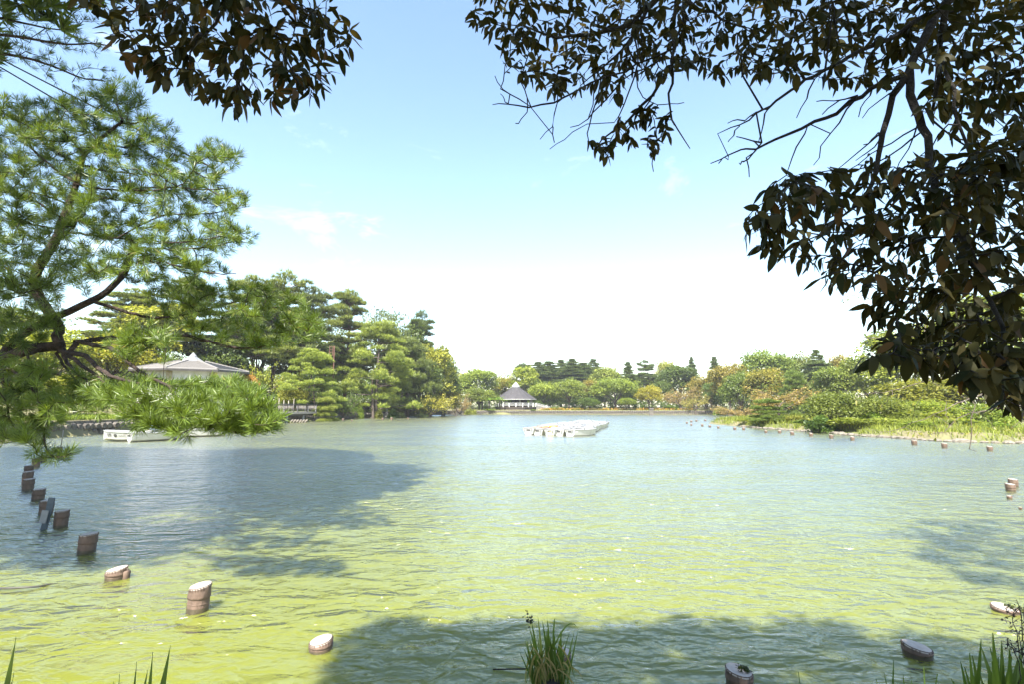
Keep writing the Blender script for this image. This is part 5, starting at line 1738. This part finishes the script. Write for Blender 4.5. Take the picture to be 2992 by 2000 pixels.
def upper_crown(sk, tips, parent):
    pos, ax = shoots(sk, tips, 3)
    k_ = 3
    pos = np.repeat(pos, k_, 0) + rng.normal(0, .22, (len(pos) * k_, 3)); ax = norm(np.repeat(ax, k_, 0) + rng.normal(0, .4, (len(ax) * k_, 3)))
    tag(add_obj("upper_crown", needles_mesh("upper_crown", pos, ax, 1.0, TUFT_SHADE, .4), parent, -parent.location), kind='stuff')
upper_crown(sk, tips, tp1)
tx1, ty1 = -16.5, 14.2
tp2 = empty("tall_pine", (tx1, ty1, gz(tx1, ty1)), 0, "second tall pine on the left bank behind the first, mostly out of view", "tree")
sk = Skel()
sk.poly([(tx1, ty1, -.2), (tx1 + .3, ty1, 5), (tx1, ty1 + .2, 10), (tx1 + .6, ty1, 15), (tx1 + 1, ty1 + .3, 20)], .26, .05, attach=-1, step=.3)
if len(lim2):
    lift_limbs(sk, np.array([tx1 + .3, ty1, 0]), lim2, 7, .08)
    tips = sk.grow(lim2, .4)
    sk.radii(.006, 2.4, .06)
    upper_crown(sk, tips, tp2)
add_obj("trunk", mesh_np("trunk", *join_arrays(sk.tubes()), M['pine_bark'], smooth=True) if len(lim2) else None, tp2, -tp2.location)
print("tall pine points", len(lim), len(lim2))
# two taut cables behind the pine
for a, b_, lab in (((-60, 140), (205, 276), "upper of two taut dark cables slanting down at the top left"), ((-60, 160), (230, 330), "lower of two taut dark cables slanting down at the top left")):
    p, q = P(*a, 10.4), P(*b_, 9.0)
    far_ = p + (p - q) * 1.2; end = q + (q - p) * 1.1
    tag(MB().tube([far_, p, q, end], .014, 6).build("support_cable", M['dark_iron'], None), lab, "cable")

# ---------------------------------------------------------------- broad-leaved evergreens whose boughs hang over the camera
def leaf_template(rows=5, wdt=.40, seed=0, fold=.16, droop=.20):
    """pointed leaf of length 1 along Y, folded along its midrib and curved down"""
    r = np.random.default_rng(seed)
    V, Fa = [], []
    ys_ = np.linspace(0, 1, rows)
    tw = r.uniform(-.12, .12)
    for y in ys_:
        w_ = wdt * .5 * (math.sin(math.pi * min(1, y ** .85 * 1.0)) ** .8 if 0 < y < 1 else 0.0)
        if y > .8: w_ *= .72
        z = -droop * y * y + .03 * math.sin(y * 6)
        V += [(-w_ + tw * y * y * .4, y, z + fold * w_), (tw * y * y * .4, y, z), (w_ + tw * y * y * .4, y, z + fold * w_)]
    for i in range(rows - 1):
        for j in (0, 1):
            a = i * 3 + j
            Fa += [(a, a + 1, a + 4), (a, a + 4, a + 3)]
    return np.array(V), np.array(Fa)


M['big_leaf'] = leaf_mat('big_leaf', (.013, .019, .007), (.056, .047, .017), .28, .5, .10, tcol=(1.5, 1.15, .5), c3=(.10, .05, .022))
LEAF = [leaf_template(6, (.31, .46, .37, .34, .42, .28, .44)[s_], s_, (.10, .22, .16, .30, .12, .2, .26)[s_], (.08, .30, .48, .16, .04, .38, .22)[s_]) for s_ in range(7)]
LEAF_LOW = [leaf_template(4, .36, s_ + 7) for s_ in range(3)]


def rosettes(sk, tips, length, per, spreadv=.8, sag=.55):
    """leaves in whorls at the twig ends and a few along the twig"""
    pos, ax, hint, ln = [], [], [], []
    d = sk.dirs(tips)
    for i, dd_ in zip(tips, d):
        k_ = max(3, int(per + rng.integers(-2, 3)))
        a0 = rng.uniform(0, 6.28)
        ref = norm(np.cross(dd_, rng.normal(size=3))); ref2 = np.cross(dd_, ref)
        L = length(sk.p[i]) if callable(length) else length
        for q in range(k_):
            a = a0 + q * 2.4
            rad_ = ref * math.cos(a) + ref2 * math.sin(a)
            back = q / k_ * .10 * (L / .08)
            pos.append(sk.p[i] - dd_ * back)
            ax.append(dd_ * rng.uniform(.25, .8) + rad_ * spreadv * rng.uniform(.5, 1.1) - np.array([0, 0, sag * rng.uniform(.5, 1.3)]))
            hint.append(rad_ * -.3 + np.array([0, 0, 1.0]) + rng.normal(0, .35, 3))
            ln.append(L * rng.uniform(.65, 1.25))
    return np.array(pos), norm(np.array(ax)), np.array(hint), np.array(ln)


def hang_leaves(root, pos, ax, hint, ln, tmpl_low=LEAF_LOW, n_big=300):
    u, v, f = project(pos)
    inside = (u > -10) & (u < 3002) & (v > -10) & (v < 2010) & (pos[:, 1] > .4)
    size = np.where(inside, ln / f, 0)
    order = np.argsort(-size)
    big = order[:n_big]; small = order[n_big:]
    vis = small[inside[small]]; hid = small[~inside[small]]
    LM = [mesh_np("leaf", V, Fa, M['big_leaf'], np.full(len(Fa), t_), smooth=True) for (V, Fa) in LEAF for t_ in (.08, .35, .6, .85, .97)]
    fr = frames(ax[big], hint[big])
    for k_, i in enumerate(big):
        o = add_obj("leaf", LM[rng.integers(0, len(LM))], root)
        o.matrix_local = Matrix.Translation(Vector(pos[i]) - root.location) @ Matrix(fr[k_].tolist()).to_4x4() @ Matrix.Scale(float(ln[i]), 4)
    for idx, tm, nm in ((vis, LEAF, "leaves"), (hid, tmpl_low, "canopy_leaves")):
        if len(idx) == 0: continue
        parts, tn = [], []
        pick = rng.integers(0, len(tm), len(idx))
        for t_i, (TV, TF) in enumerate(tm):
            q = idx[pick == t_i]
            if len(q) == 0: continue
            parts.append(instances(TV, TF, pos[q], frames(ax[q], hint[q]), ln[q]))
            tn.append(np.repeat(np.clip(rng.beta(1.6, 2.2, len(q)), 0, 1), len(TF)))
        V, Fa = join_arrays(parts)
        tag(add_obj(nm, mesh_np(nm, V, Fa, M['big_leaf'], np.concatenate(tn), smooth=True), root, -root.location), kind='stuff')


def canopy(sk, outline, count, hmin, hmax):
    """twig ends of the crown overhead, over the ground and water that lie in its shade"""
    xs_, ys_ = [p[0] for p in outline], [p[1] for p in outline]
    c = np.stack([rng.uniform(min(xs_), max(xs_), count * 3), rng.uniform(min(ys_), max(ys_), count * 3)], -1)
    c = c[in_poly(c, outline)][:count]
    h = rng.uniform(hmin, hmax, len(c))
    q = np.stack([c[:, 0], c[:, 1], 0 * h], -1) - (np.array(SUNV) / -SUNV.z)[None] * h[:, None]
    uu, vv, ff = project(q)
    vis = (q[:, 1] > .2) & (vv > -120) & (uu > -150) & (uu < 3150)
    return q[~vis]


zA = lambda x, y: (200 + .3836 * x, .3836 * y)
zC = lambda x, y: (1350 + .3836 * x, .3836 * y)
zB = lambda x, y: (2050 + .4464 * x, .4464 * y)
zB2 = lambda x, y: (2050 + .4464 * x, 600 + .4464 * y)

# left tree: its bough hangs in at the top
ax0, ay0 = -1.9, -2.4
ta = empty("evergreen_tree", (ax0, ay0, gz(ax0, ay0)), 0, "evergreen tree whose dark leafy bough hangs in at the top left", "tree")
sk = Skel()
YA = 2.3
sk.poly([(ax0, ay0, -.1), (ax0 + .1, ay0 + .1, 2), (ax0 + .2, ay0 + .5, 4), (ax0 + .5, ay0 + 1.4, 5.6), (ax0 + .6, ay0 + 2.4, 6.6)], .20, .07, attach=-1, step=.25)
hubA = P(*zA(1215, -330), YA - .3)
sk.poly([(ax0 + .5, ay0 + 1.4, 5.4), (-1.2, 0.4, 5.5), (-.95, 1.2, 5.0), hubA, P(*zA(1215, 0), YA)], .05, .013, step=.15)
for pts, r_ in (([(1210, 0), (1150, 140), (1050, 230), (900, 330), (740, 370), (560, 400)], .010), ([(1225, 10), (1280, 150), (1320, 280), (1340, 370), (1310, 520), (1290, 700)], .010), ([(1230, 10), (1395, 100), (1470, 160), (1560, 250), (1650, 450), (1760, 640)], .009),
                ([(1220, -100), (900, -20), (600, 60), (350, 120)], .009), ([(1225, -100), (1600, 0), (1900, 120), (2050, 250)], .009), ([(1000, 270), (950, 420), (960, 560)], .006), ([(1330, 320), (1600, 500), (1800, 560)], .007)):
    sk.poly(limb(zA, pts, YA + rng.uniform(-.1, .1), YA + rng.uniform(-.15, .25)), r_, .0035, step=.08, jit=.006)
LA = [(165, -20), (215, 25), (235, 70), (280, 100), (295, 150), (345, 165), (385, 205), (440, 205), (470, 232), (540, 250), (580, 245), (640, 228), (675, 235), (700, 200), (720, 225), (745, 190), (780, 170), (770, 150), (808, 115), (795, 90), (805, 60), (775, 20), (770, -20)]
tips = sk.grow(spread(fill(LA, 31), YA, .28), .06, .008)
pos, ax, hint, ln = rosettes(sk, tips, .078, 7.5)
cn = canopy(sk, [(-3.0, -1.0), (-2.2, 3.2)] + [tuple(W(*q))[:2] for q in ((960, 1990), (985, 1880), (1060, 1835), (1150, 1805), (1300, 1830), (1560, 1800), (1700, 1830))] + [(1.0, 4), (1.0, -1.0)], 2000, 5.5, 10)
t2 = sk.grow(cn, .25, .02)
p2 = rosettes(sk, t2, .20, 9, .9, .35)
sk.radii(.0022, 2.5, .04)
add_obj("trunk", mesh_np("trunk", *join_arrays(sk.tubes((9, 6, 4))), M['dark_bark'], smooth=True), ta, -ta.location)
hang_leaves(ta, np.concatenate([pos, p2[0]]), np.concatenate([ax, p2[1]]), np.concatenate([hint, p2[2]]), np.concatenate([ln, p2[3]]))
print("left bough leaves", len(pos), len(p2[0]))

# right tree: heavy limbs, bare twigs and dense leaves from the top right
bx0, by0 = 3.1, -1.6
tb_ = empty("evergreen_tree", (bx0, by0, gz(bx0, by0)), 0, "evergreen tree at the right whose limbs, bare twigs and dark leaves fill the corner", "tree")
sk = Skel()
sk.poly([(bx0, by0, -.1), (bx0 - .05, by0 + .1, 1.6), (bx0 - .1, by0 + .5, 3.4), (bx0 - .3, by0 + 1.3, 5.0), (bx0 - .5, by0 + 2.2, 6.0)], .24, .08, attach=-1, step=.25)
YB = 2.1
def LB(zf, pts, r0, r1, y0=YB, y1=None):
    return sk.poly(limb(zf, pts, y0, y1), r0, r1, step=.07, jit=.005)
sk.poly([(bx0 - .1, by0 + .6, 3.6), (2.5, .2, 4.8), (2.1, 1.2, 4.7), P(*zB(1640, -120), YB - .1)], .075, .034, step=.12)
LB(zB, [(1640, -120), (1620, 0), (1540, 90), (1440, 280), (1350, 460), (1270, 620), (1190, 880), (1160, 1020), (1120, 1200), (1030, 1330)], .023, .008)
LB(zB, [(1350, 470), (1370, 620), (1410, 760), (1460, 900), (1500, 1080), (1530, 1220), (1600, 1350), (1640, 1430)], .018, .011, YB, YB - .15)
LB(zB2, [(1640, 90), (1730, 260), (1790, 430), (1870, 620), (1940, 740), (1980, 900)], .012, .006, YB - .15, YB - .35)
LB(zB, [(1600, 30), (1560, 300), (1540, 520), (1490, 780)], .016, .006, YB, YB + .15)
LB(zB, [(1560, 300), (1650, 700), (1740, 950), (1790, 1250)], .009, .004, YB, YB - .1)
bare = [[(1540, 70), (1380, 150), (1250, 240), (1050, 320), (880, 410), (740, 500), (640, 560), (520, 640), (440, 700), (360, 740), (240, 820), (110, 865)],
        [(1340, 480), (1200, 540), (1040, 630), (880, 730), (740, 800), (560, 880), (420, 940), (300, 980), (180, 1010), (60, 1070)],
        [(1290, 570), (1160, 650), (1050, 780)], [(1190, 870), (1000, 1020), (860, 1130)], [(1440, 860), (1300, 960), (1100, 1080), (900, 1160)],
        [(740, 520), (690, 640), (615, 775)], [(1000, 650), (900, 790), (800, 960), (740, 1080)], [(720, 800), (620, 960), (555, 1125)], [(440, 690), (400, 800), (365, 930)], [(240, 820), (200, 880), (170, 940)],
        [(360, 735), (280, 770), (170, 795)], [(400, 940), (320, 920), (220, 895)], [(390, 950), (310, 1030), (320, 1150)], [(310, 1030), (270, 1060), (245, 1070)], [(180, 1010), (150, 1040), (110, 1070)],
        [(1020, 630), (860, 660), (740, 645)], [(1020, 640), (900, 660), (780, 750)], [(1110, 590), (1080, 650), (1035, 755)], [(1170, 870), (1110, 910), (1065, 945)], [(1180, 890), (1080, 1010), (1000, 1050)],
        [(1430, 830), (1250, 940), (1100, 1010), (920, 1140)], [(1420, 800), (1340, 980), (1250, 1170)], [(1560, 300), (1500, 600), (1440, 760)], [(840, 100), (890, 200), (900, 300)], [(870, 0), (830, 130), (760, 250), (740, 330)],
        [(560, 320), (560, 400), (575, 480), (610, 510), (700, 490)], [(270, 480), (420, 465), (560, 470), (700, 465)], [(1640, 800), (1500, 950), (1380, 1080)]]
for pts in bare:
    r_ = .012 if len(pts) > 9 else .006 if len(pts) > 4 else .0042
    LB(zB, pts, r_, .0022, YB + rng.uniform(-.1, .1), YB + rng.uniform(0, .35))
# limbs of the middle bough
YC = 2.25
sk.poly([(bx0 - .3, by0 + 1.4, 5.2), (1.6, .6, 5.7), (.9, 1.7, 5.0), P(*zC(1650, -180), YC)], .055, .02, step=.15)
for pts, r_ in (([(1650, -180), (1480, 0), (1380, 80), (1290, 180), (1100, 240), (930, 280), (720, 270), (480, 200), (250, 180)], .017), ([(1650, -170), (1620, 100), (1600, 350), (1590, 560)], .012), ([(1600, 380), (1400, 460), (1250, 530), (1100, 590), (850, 700), (700, 780), (510, 805), (340, 790), (230, 805)], .011),
                ([(1420, 60), (1300, 300), (1180, 420), (1040, 540), (900, 660)], .010), ([(1600, 350), (1605, 560), (1590, 700), (1580, 860), (1640, 980), (1740, 1120)], .008), ([(1600, 480), (1450, 700), (1300, 880), (1150, 1010), (1060, 1070), (1010, 1180)], .009),
                ([(1580, 500), (1430, 760), (1330, 880)], .006), ([(1640, -100), (1800, 60), (1900, 80), (2050, 180), (2200, 250)], .012), ([(1300, 200), (1340, 480), (1240, 800), (1160, 920)], .005), ([(1260, 360), (1200, 640), (1000, 860), (940, 930), (830, 945)], .006), ([(940, 930), (770, 1070), (690, 1120)], .0035),
                ([(720, 780), (690, 960), (600, 1050)], .0035), ([(690, 960), (695, 1075)], .003), ([(510, 805), (300, 680), (240, 590)], .0035), ([(300, 680), (310, 580)], .003), ([(520, 800), (470, 680), (440, 580)], .003), ([(510, 810), (460, 910), (410, 940)], .003), ([(340, 790), (300, 715)], .0025),
                ([(1590, 860), (1500, 1050), (1460, 1180), (1460, 1315)], .0035), ([(1350, 0), (1370, 300), (1370, 560)], .005), ([(1050, 600), (1000, 850), (960, 1010), (990, 1140)], .0035), ([(1030, 560), (1010, 700), (980, 900)], .003), ([(1460, 300), (1480, 500), (1470, 740)], .005), ([(1330, 560), (1370, 740), (1500, 800), (1590, 800), (1680, 775)], .003), ([(1500, 100), (1200, 170), (900, 330), (700, 420)], .006), ([(1700, 0), (1650, 250), (1500, 450), (1300, 560), (1150, 620)], .008)):
    sk.poly(limb(zC, pts, YC + rng.uniform(-.15, .15), YC + rng.uniform(-.15, .25)), r_, .0022, step=.07, jit=.005)
LC = [(1085, -20), (1080, 60), (1125, 80), (1150, 125), (1180, 140), (1200, 172), (1230, 205), (1245, 215), (1310, 222), (1340, 195), (1380, 228), (1415, 215), (1430, 165), (1490, 178), (1530, 195), (1560, 165), (1600, 160), (1625, 182), (1690, 175), (1764, 160), (1790, -20)]
LC2 = [(1364, 352), (1383, 370), (1400, 355), (1425, 330), (1445, 325), (1475, 335), (1482, 355), (1497, 350), (1503, 325), (1530, 310), (1535, 272), (1500, 240), (1465, 250), (1450, 278), (1412, 300), (1375, 312)]
tips = sk.grow(spread(fill(LC, 27), YC, .35), .06, .006)
tips += sk.grow(spread(fill(LC2, 26), YC, .15), .06, .006)
pC = rosettes(sk, tips, .057, 7.5)
LB1 = [(1770, -20), (1770, 165), (1800, 162), (1850, 178), (1880, 120), (1915, 60), (1880, 170), (1900, 190), (1935, 200), (1990, 190), (2015, 182), (2045, 185), (2070, 160), (2110, 100), (2150, 110), (2100, 180), (2110, 230), (2140, 260), (2200, 290), (2260, 270), (2360, 250), (2360, -20)]
LB1 = [(1770, -20), (1770, 165), (1800, 162), (1840, 178), (1860, 130), (1880, 165), (1900, 190), (1935, 200), (1990, 190), (2015, 182), (2045, 185), (2075, 150), (2110, 100), (2140, 120), (2110, 230), (2150, 270), (2210, 290), (2280, 260), (2370, 250), (2370, -20)]
LB2 = [(2210, 290), (2280, 260), (2370, 250), (2370, 470), (2240, 460), (2170, 430), (2190, 350), (2160, 330)]
LB3 = [(1705, 540), (1708, 500), (1722, 470), (1765, 425), (1790, 400), (1825, 395), (1900, 392), (1985, 370), (2060, 380), (2120, 350), (2200, 345), (2260, 300), (2370, 300), (2370, 900), (2300, 930), (2270, 890), (2220, 850), (2190, 870), (2120, 850), (2060, 830), (2010, 815), (2010, 760), (1985, 720), (1985, 660), (1960, 625), (1925, 640), (1890, 655), (1860, 610), (1810, 600), (1800, 570), (1730, 575)]
LB4 = [(1940, 835), (1955, 820), (2040, 815), (2110, 835), (2220, 860), (2260, 890), (2290, 930), (2370, 945), (2370, 860), (2200, 800), (2080, 790), (1990, 815), (1945, 830)]
tips = sk.grow(spread(fill(LB1, 29), YB + .15, .35), .06, .006)
pB = [rosettes(sk, tips, .070, 7.0)]
tips = sk.grow(spread(fill(LB2, 42), YB, .35), .06, .006)
pB.append(rosettes(sk, tips, .074, 6.0))
tips = sk.grow(spread(fill(LB3, 29), YB - .15, .35), .06, .006)
pB.append(rosettes(sk, tips, lambda p: .067, 7))
tips = sk.grow(spread(fill(LB4, 36), YB - .45, .18), .06, .006)
pB.append(rosettes(sk, tips, .076, 6.5, .8, .7))
cn = canopy(sk, [(.4, -1.5)] + [tuple(W(*q))[:2] for q in ((1560, 1830), (1800, 1835), (2000, 1803), (2200, 1825), (2400, 1815), (2600, 1845), (2750, 1862), (3000, 1885), (3500, 1900))] + [(7.5, -1.5)], 2700, 5.2, 10)
t2 = sk.grow(cn, .25, .02)
pB.append(rosettes(sk, t2, .20, 9, .9, .35))
cn = canopy(sk, [tuple(W(*q))[:2] for q in ((2560, 1545), (2700, 1520), (2992, 1525), (3300, 1540), (3300, 1740), (2992, 1730), (2800, 1690), (2650, 1610))], 240, 5.5, 8)
t3 = sk.grow(cn, .25, .02)
pB.append(rosettes(sk, t3, .22, 9, .9, .35))
sk.radii(.0022, 2.5, .04)
add_obj("trunk", mesh_np("trunk", *join_arrays(sk.tubes((9, 6, 4))), M['dark_bark'], smooth=True), tb_, -tb_.location)
al = [np.concatenate(q) for q in zip(pC, *pB)]
hang_leaves(tb_, *al)
print("right boughs leaves", len(al[0]))

# ---- sunlit cherry on the right bank with yellowing leaves behind the dark boughs
cx0, cy0 = 19.5, 13.4
tc_ = empty("cherry_tree", (cx0, cy0, gz(cx0, cy0)), 0, "sunlit cherry with thin yellow-green leaves and bare tips behind the dark boughs", "tree")
sk = Skel()
sk.poly([(cx0, cy0, -.1), (cx0 - .3, cy0, 1.6), (cx0 - .5, cy0 + .1, 3), (cx0 - .6, cy0, 5), (cx0 - .2, cy0, 8)], .2, .05, attach=-1, step=.3)
YD = 13.2
for pts in ([(3300, 1050), (2950, 1120), (2800, 1180), (2700, 1225), (2580, 1270), (2560, 1282)], [(3300, 1000), (2900, 1060), (2700, 1120), (2560, 1150), (2490, 1170)], [(3350, 900), (2900, 960), (2700, 900), (2540, 870), (2430, 860)], [(3300, 800), (2900, 800), (2650, 780), (2500, 770), (2440, 780)],
            [(3300, 1080), (3000, 1180), (2840, 1210), (2750, 1260), (2680, 1275)], [(2840, 1190), (2842, 1260), (2836, 1310), (2852, 1322)], [(3350, 700), (3000, 640), (2700, 650), (2560, 690)], [(2700, 985), (2520, 985), (2490, 986)]):
    sk.poly([P(u, v, YD + rng.uniform(-.5, .5)) for u, v in pts], .022, .005, step=.25, jit=.03)
C1 = [(1985, 630), (2060, 540), (2200, 480), (2360, 460), (2360, 800), (2150, 790), (2050, 740), (1995, 690), (1900, 690), (1960, 665)]
C2 = [(1960, 905), (2100, 880), (2360, 860), (2360, 990), (2150, 1000), (2080, 1000), (2120, 950), (2000, 935)]
tips = sk.grow(spread(fill(C1, 44), YD, 1.0), .2, .03) + sk.grow(spread(fill(C2, 40), YD, .9), .2, .03)
sk.radii(.006, 2.5, .05)
add_obj("trunk", mesh_np("trunk", *join_arrays(sk.tubes((7, 5, 4))), M['twig'], smooth=True), tc_, -tc_.location)
pos, ax, hint, ln = rosettes(sk, tips, .105, 9, .9, .4)
pos = pos + rng.normal(0, .10, pos.shape)
parts = instances(*LEAF_LOW[0], pos, frames(ax, hint), ln)
M['cherry_leaf'] = leaf_mat('cherry_leaf', (.09, .11, .02), (.20, .18, .035), .4, c3=(.26, .12, .03))
tag(add_obj("leaves", mesh_np("leaves", *parts, M['cherry_leaf'], np.repeat(np.clip(rng.beta(2, 2, len(pos)), 0, 1), len(LEAF_LOW[0][1]))), tc_, -tc_.location), kind='stuff')

# ---------------------------------------------------------------- plants at the near edge
M['blade'] = leaf_mat('blade', (.05, .085, .014), (.12, .17, .03), .35, .4, .3, c3=(.26, .20, .08))


def blade_arrays(base, tip, w_, bend, n_=7):
    base, tip = np.array(base, float), np.array(tip, float)
    t = np.linspace(0, 1, n_)[:, None]
    c = base + (tip - base) * t + np.array(bend) * (np.sin(t * math.pi * .5) - t) * 1.6
    d = np.gradient(c, axis=0); s_ = norm(np.cross(d, np.array([.15, 1, .1])))
    ww = w_ * (np.minimum(1, .55 + t * 2) * (1 - t ** 3.6))
    V = np.stack([c - s_ * ww / 2, c + s_ * ww / 2 + np.array([0, .004, 0])], 1).reshape(-1, 3)
    i = np.arange(n_ - 1) * 2
    return V, np.stack([i, i + 1, i + 3, i + 2], -1)


def blades(name, items, parent, tints):
    parts = [blade_arrays(*it) for it in items]
    V, Fa = join_arrays(parts)
    return add_obj(name, mesh_np(name, V, Fa, M['blade'], np.repeat(tints, [len(p[1]) for p in parts]), smooth=True), parent, -parent.location)


# sedge tuft in the water near the bank
sb = P(1610, 2075, 4.05)
se = empty("sedge_tuft", (sb.x, sb.y, 0), 0, "tall tuft of green sedge with brown old leaves rising from the water at the bottom", "plant")
items, tn = [], []
def sed(u0, u1, v1, w_, t_, bend=(0, 0, 0), y=4.05):
    b0 = P(u0, 2060, y); b0.z = max(b0.z, -.05); items.append((b0, P(u1, v1, y + R.uniform(-.06, .06)), w_, bend)); tn.append(t_)
for u0, u1, v1, t_ in ((1585, 1551, 1810, .4), (1592, 1571, 1800, .95), (1600, 1598, 1805, .5), (1606, 1583, 1812, .3), (1612, 1600, 1840, .5), (1615, 1645, 1840, .5), (1618, 1615, 1838, .4), (1622, 1607, 1860, .2), (1590, 1545, 1830, .5), (1580, 1548, 1870, .4), (1628, 1640, 1870, .3)):
    sed(u0, u1, v1, .022, t_, (R.uniform(-.05, .05), 0, .05))
for k_ in range(46):
    u0 = R.uniform(1560, 1655); sp_ = R.gauss(0, 26)
    sed(u0, u0 + sp_ - (1608 - u0) * .3, R.uniform(1838, 1960), R.uniform(.010, .02), R.uniform(.1, .7), (R.uniform(-.05, .05), 0, R.uniform(0, .12)))
for k_ in range(48):
    u0 = R.uniform(1555, 1660); out_ = R.choice((-1, 1)) * R.uniform(10, 60)
    b0 = P(u0, R.uniform(1880, 1960), 4.05 + R.uniform(-.08, .08)); items.append((b0, P(u0 + out_ * (1.3 if u0 > 1610 else .7), R.uniform(1975, 2050), 4.0), R.uniform(.008, .016), (out_ * .0008, 0, .10))); tn.append(R.choice((.97, 1.0, .99, .6, .3)))
for u1, v1, bx in ((1690, 1838, .25), (1685, 2005, .3), (1622, 1808, .12)):
    items.append((P(1615, 1900, 4.05), P(u1, v1, 4.05), .012, (0, 0, bx))); tn.append(.5)
blades("blades", items, se, np.array(tn))
hd_ = np.array([tuple(P(1548 + R.gauss(0, 6), 1812 + R.gauss(0, 9), 4.05)) for _ in range(40)])
V, Fa = leaves_quads(hd_, randdir(40), .022, 0)
add_obj("seed_head", mesh_np("seed_head", V, Fa, M['dark_bark']), se, -se.location)
MB().lathe([(.12, -.6), (.13, .0), (.06, .22)], 10).build("root_clump", M['dark_bark'], se)
tw_ = tag(MB().tube([W(1440, 1958, .01), W(1500, 1957, .03), W(1560, 1956, .04)], .006, 5).build("floating_stick", M['dark_bark'], None), "thin dark stick floating left of the sedge tuft", "stick")

def reed(label, base, tips_, group=None, w_=.024, seeds=0):
    o = empty("reed_plant", tuple(base), 0, label, "plant", group)
    it, tn = [], []
    for (tip, ww, bend) in tips_:
        it.append((np.array(base) + rng.normal(0, .04, 3) * np.array([1, 1, 0]), tip, ww, bend)); tn.append(rng.uniform(.05, .55))
    blades("blades", it, o, np.array(tn))
    MB().tube([(0, 0, -.25), (0, 0, .02), (.01, 0, .06)], .02, 6).build("stem", M['dark_bark'], o)
    return o
bz = lambda u, y: (P(u, 2000, y).x, y, gz(P(u, 2000, y).x, y) + .02)
Yr = 2.55
reed("reed with pointed leaves at the bottom edge, left of the nearest sunlit post", bz(400, Yr), [(P(497, 1888, Yr), 0.069, (.02, 0, .06)), (P(445, 1908, Yr), 0.055, (0, 0, .05)), (P(398, 1937, Yr), 0.050, (0, 0, .02)), (P(480, 1968, Yr), 0.059, (.03, 0, .08)), (P(348, 1972, Yr), 0.046, (-.03, 0, .06)), (P(330, 1995, Yr), 0.046, (-.03, 0, .06)), (P(430, 1960, Yr), 0.069, (0, 0, .03))])
reed("reed leaf standing in the bottom left corner", bz(2, Yr), [(P(45, 1866, Yr), 0.065, (.01, 0, .03)), (P(40, 1968, Yr), 0.036, (0, 0, .02)), (P(-40, 1900, Yr), 0.065, (-.02, 0, .03))])
Yr = 2.3
tl = [(2902, 1852, .03), (2868, 1870, .022), (2950, 1900, .034), (2992, 1880, .03), (2985, 1930, .034), (2820, 1952, .02), (2930, 1960, .034), (2850, 1975, .02), (2960, 1978, .036), (3010, 1955, .03), (2780, 1985, .018), (2900, 1935, .03)]
reed("bushy dark reed leaning in from the bottom right corner", bz(2860, Yr), [(P(u + du, v + dv, Yr + rng.uniform(-.15, .15)), w_ * 1.05, (.05, 0, .10)) for u, v, w_ in tl for du, dv in ((0, 0), (-34, 40), (26, 24), (-60, 66), (50, 52))])
tl = [(2612, 1932, .012), (2700, 1950, .014), (2585, 1970, .01), (2640, 1975, .012), (2560, 1985, .01), (2665, 1990, .012), (2740, 1972, .012), (2608, 1985, .01)]
reed("thin fringe of reed tips along the bottom edge, right of the weedy post", bz(2640, Yr), [(P(u, v, Yr), w_, (0, 0, .03)) for u, v, w_ in tl])
reed("single thin grass tip beside the weedy post at the bottom edge", bz(2325, Yr), [(P(2334, 1966, Yr), .008, (0, 0, .02)), (P(2300, 1995, Yr), .008, (0, 0, .02))])
Yr = 2.2
o = empty("seeding_weed", bz(3000, Yr), 0, "dry seeding weed with thin dark stems at the right edge", "plant")
sk = Skel(); b0 = bz(3000, Yr)
for u, v in ((2976, 1760), (2990, 1780), (2960, 1820), (2975, 1850), (2940, 1870), (3010, 1800)):
    sk.poly([b0, P((u + 3010) / 2, (v + 2000) / 2, Yr), P(u, v, Yr)], .004, .0015, attach=-1, step=.04)
t_ = sk.grow([tuple(P(R.uniform(2935, 3010), R.uniform(1765, 1930), Yr + R.uniform(-.08, .08))) for _ in range(60)], .04)
sk.radii(.0013, 2.5, .004)
add_obj("stems", mesh_np("stems", *join_arrays(sk.tubes((5, 4, 3))), M['dark_bark']), o, -o.location)
pp = sk.p[t_]; pp = np.repeat(pp, 2, 0) + rng.normal(0, .006, (len(pp) * 2, 3))
V, Fa = leaves_quads(pp, randdir(len(pp)), .010, 0)
tag(add_obj("seeds", mesh_np("seeds", V, Fa, M['dark_bark']), o, -o.location), kind='stuff')
k = 5000
grass("near_grass", rng.uniform(-9, 9, k), rng.uniform(-4, 2.4, k), .22, (.7, .8, .5), .012)
# ---------------------------------------------------------------- thin haze over the pond
m = bpy.data.materials.new('haze'); m.use_nodes = True
n, l = m.node_tree.nodes, m.node_tree.links
n.remove(n["Principled BSDF"])
pv_ = n.new("ShaderNodeVolumePrincipled")
pv_.inputs['Color'].default_value = (.92, .95, 1, 1); pv_.inputs['Density'].default_value = 0.0003; pv_.inputs['Anisotropy'].default_value = 0.2
l.new(pv_.outputs[0], n["Material Output"].inputs['Volume'])
hz = MB().box((0, 0, 17.5), (2040, 2040, 43)).build("haze", m, None)
tag(hz, kind='stuff')
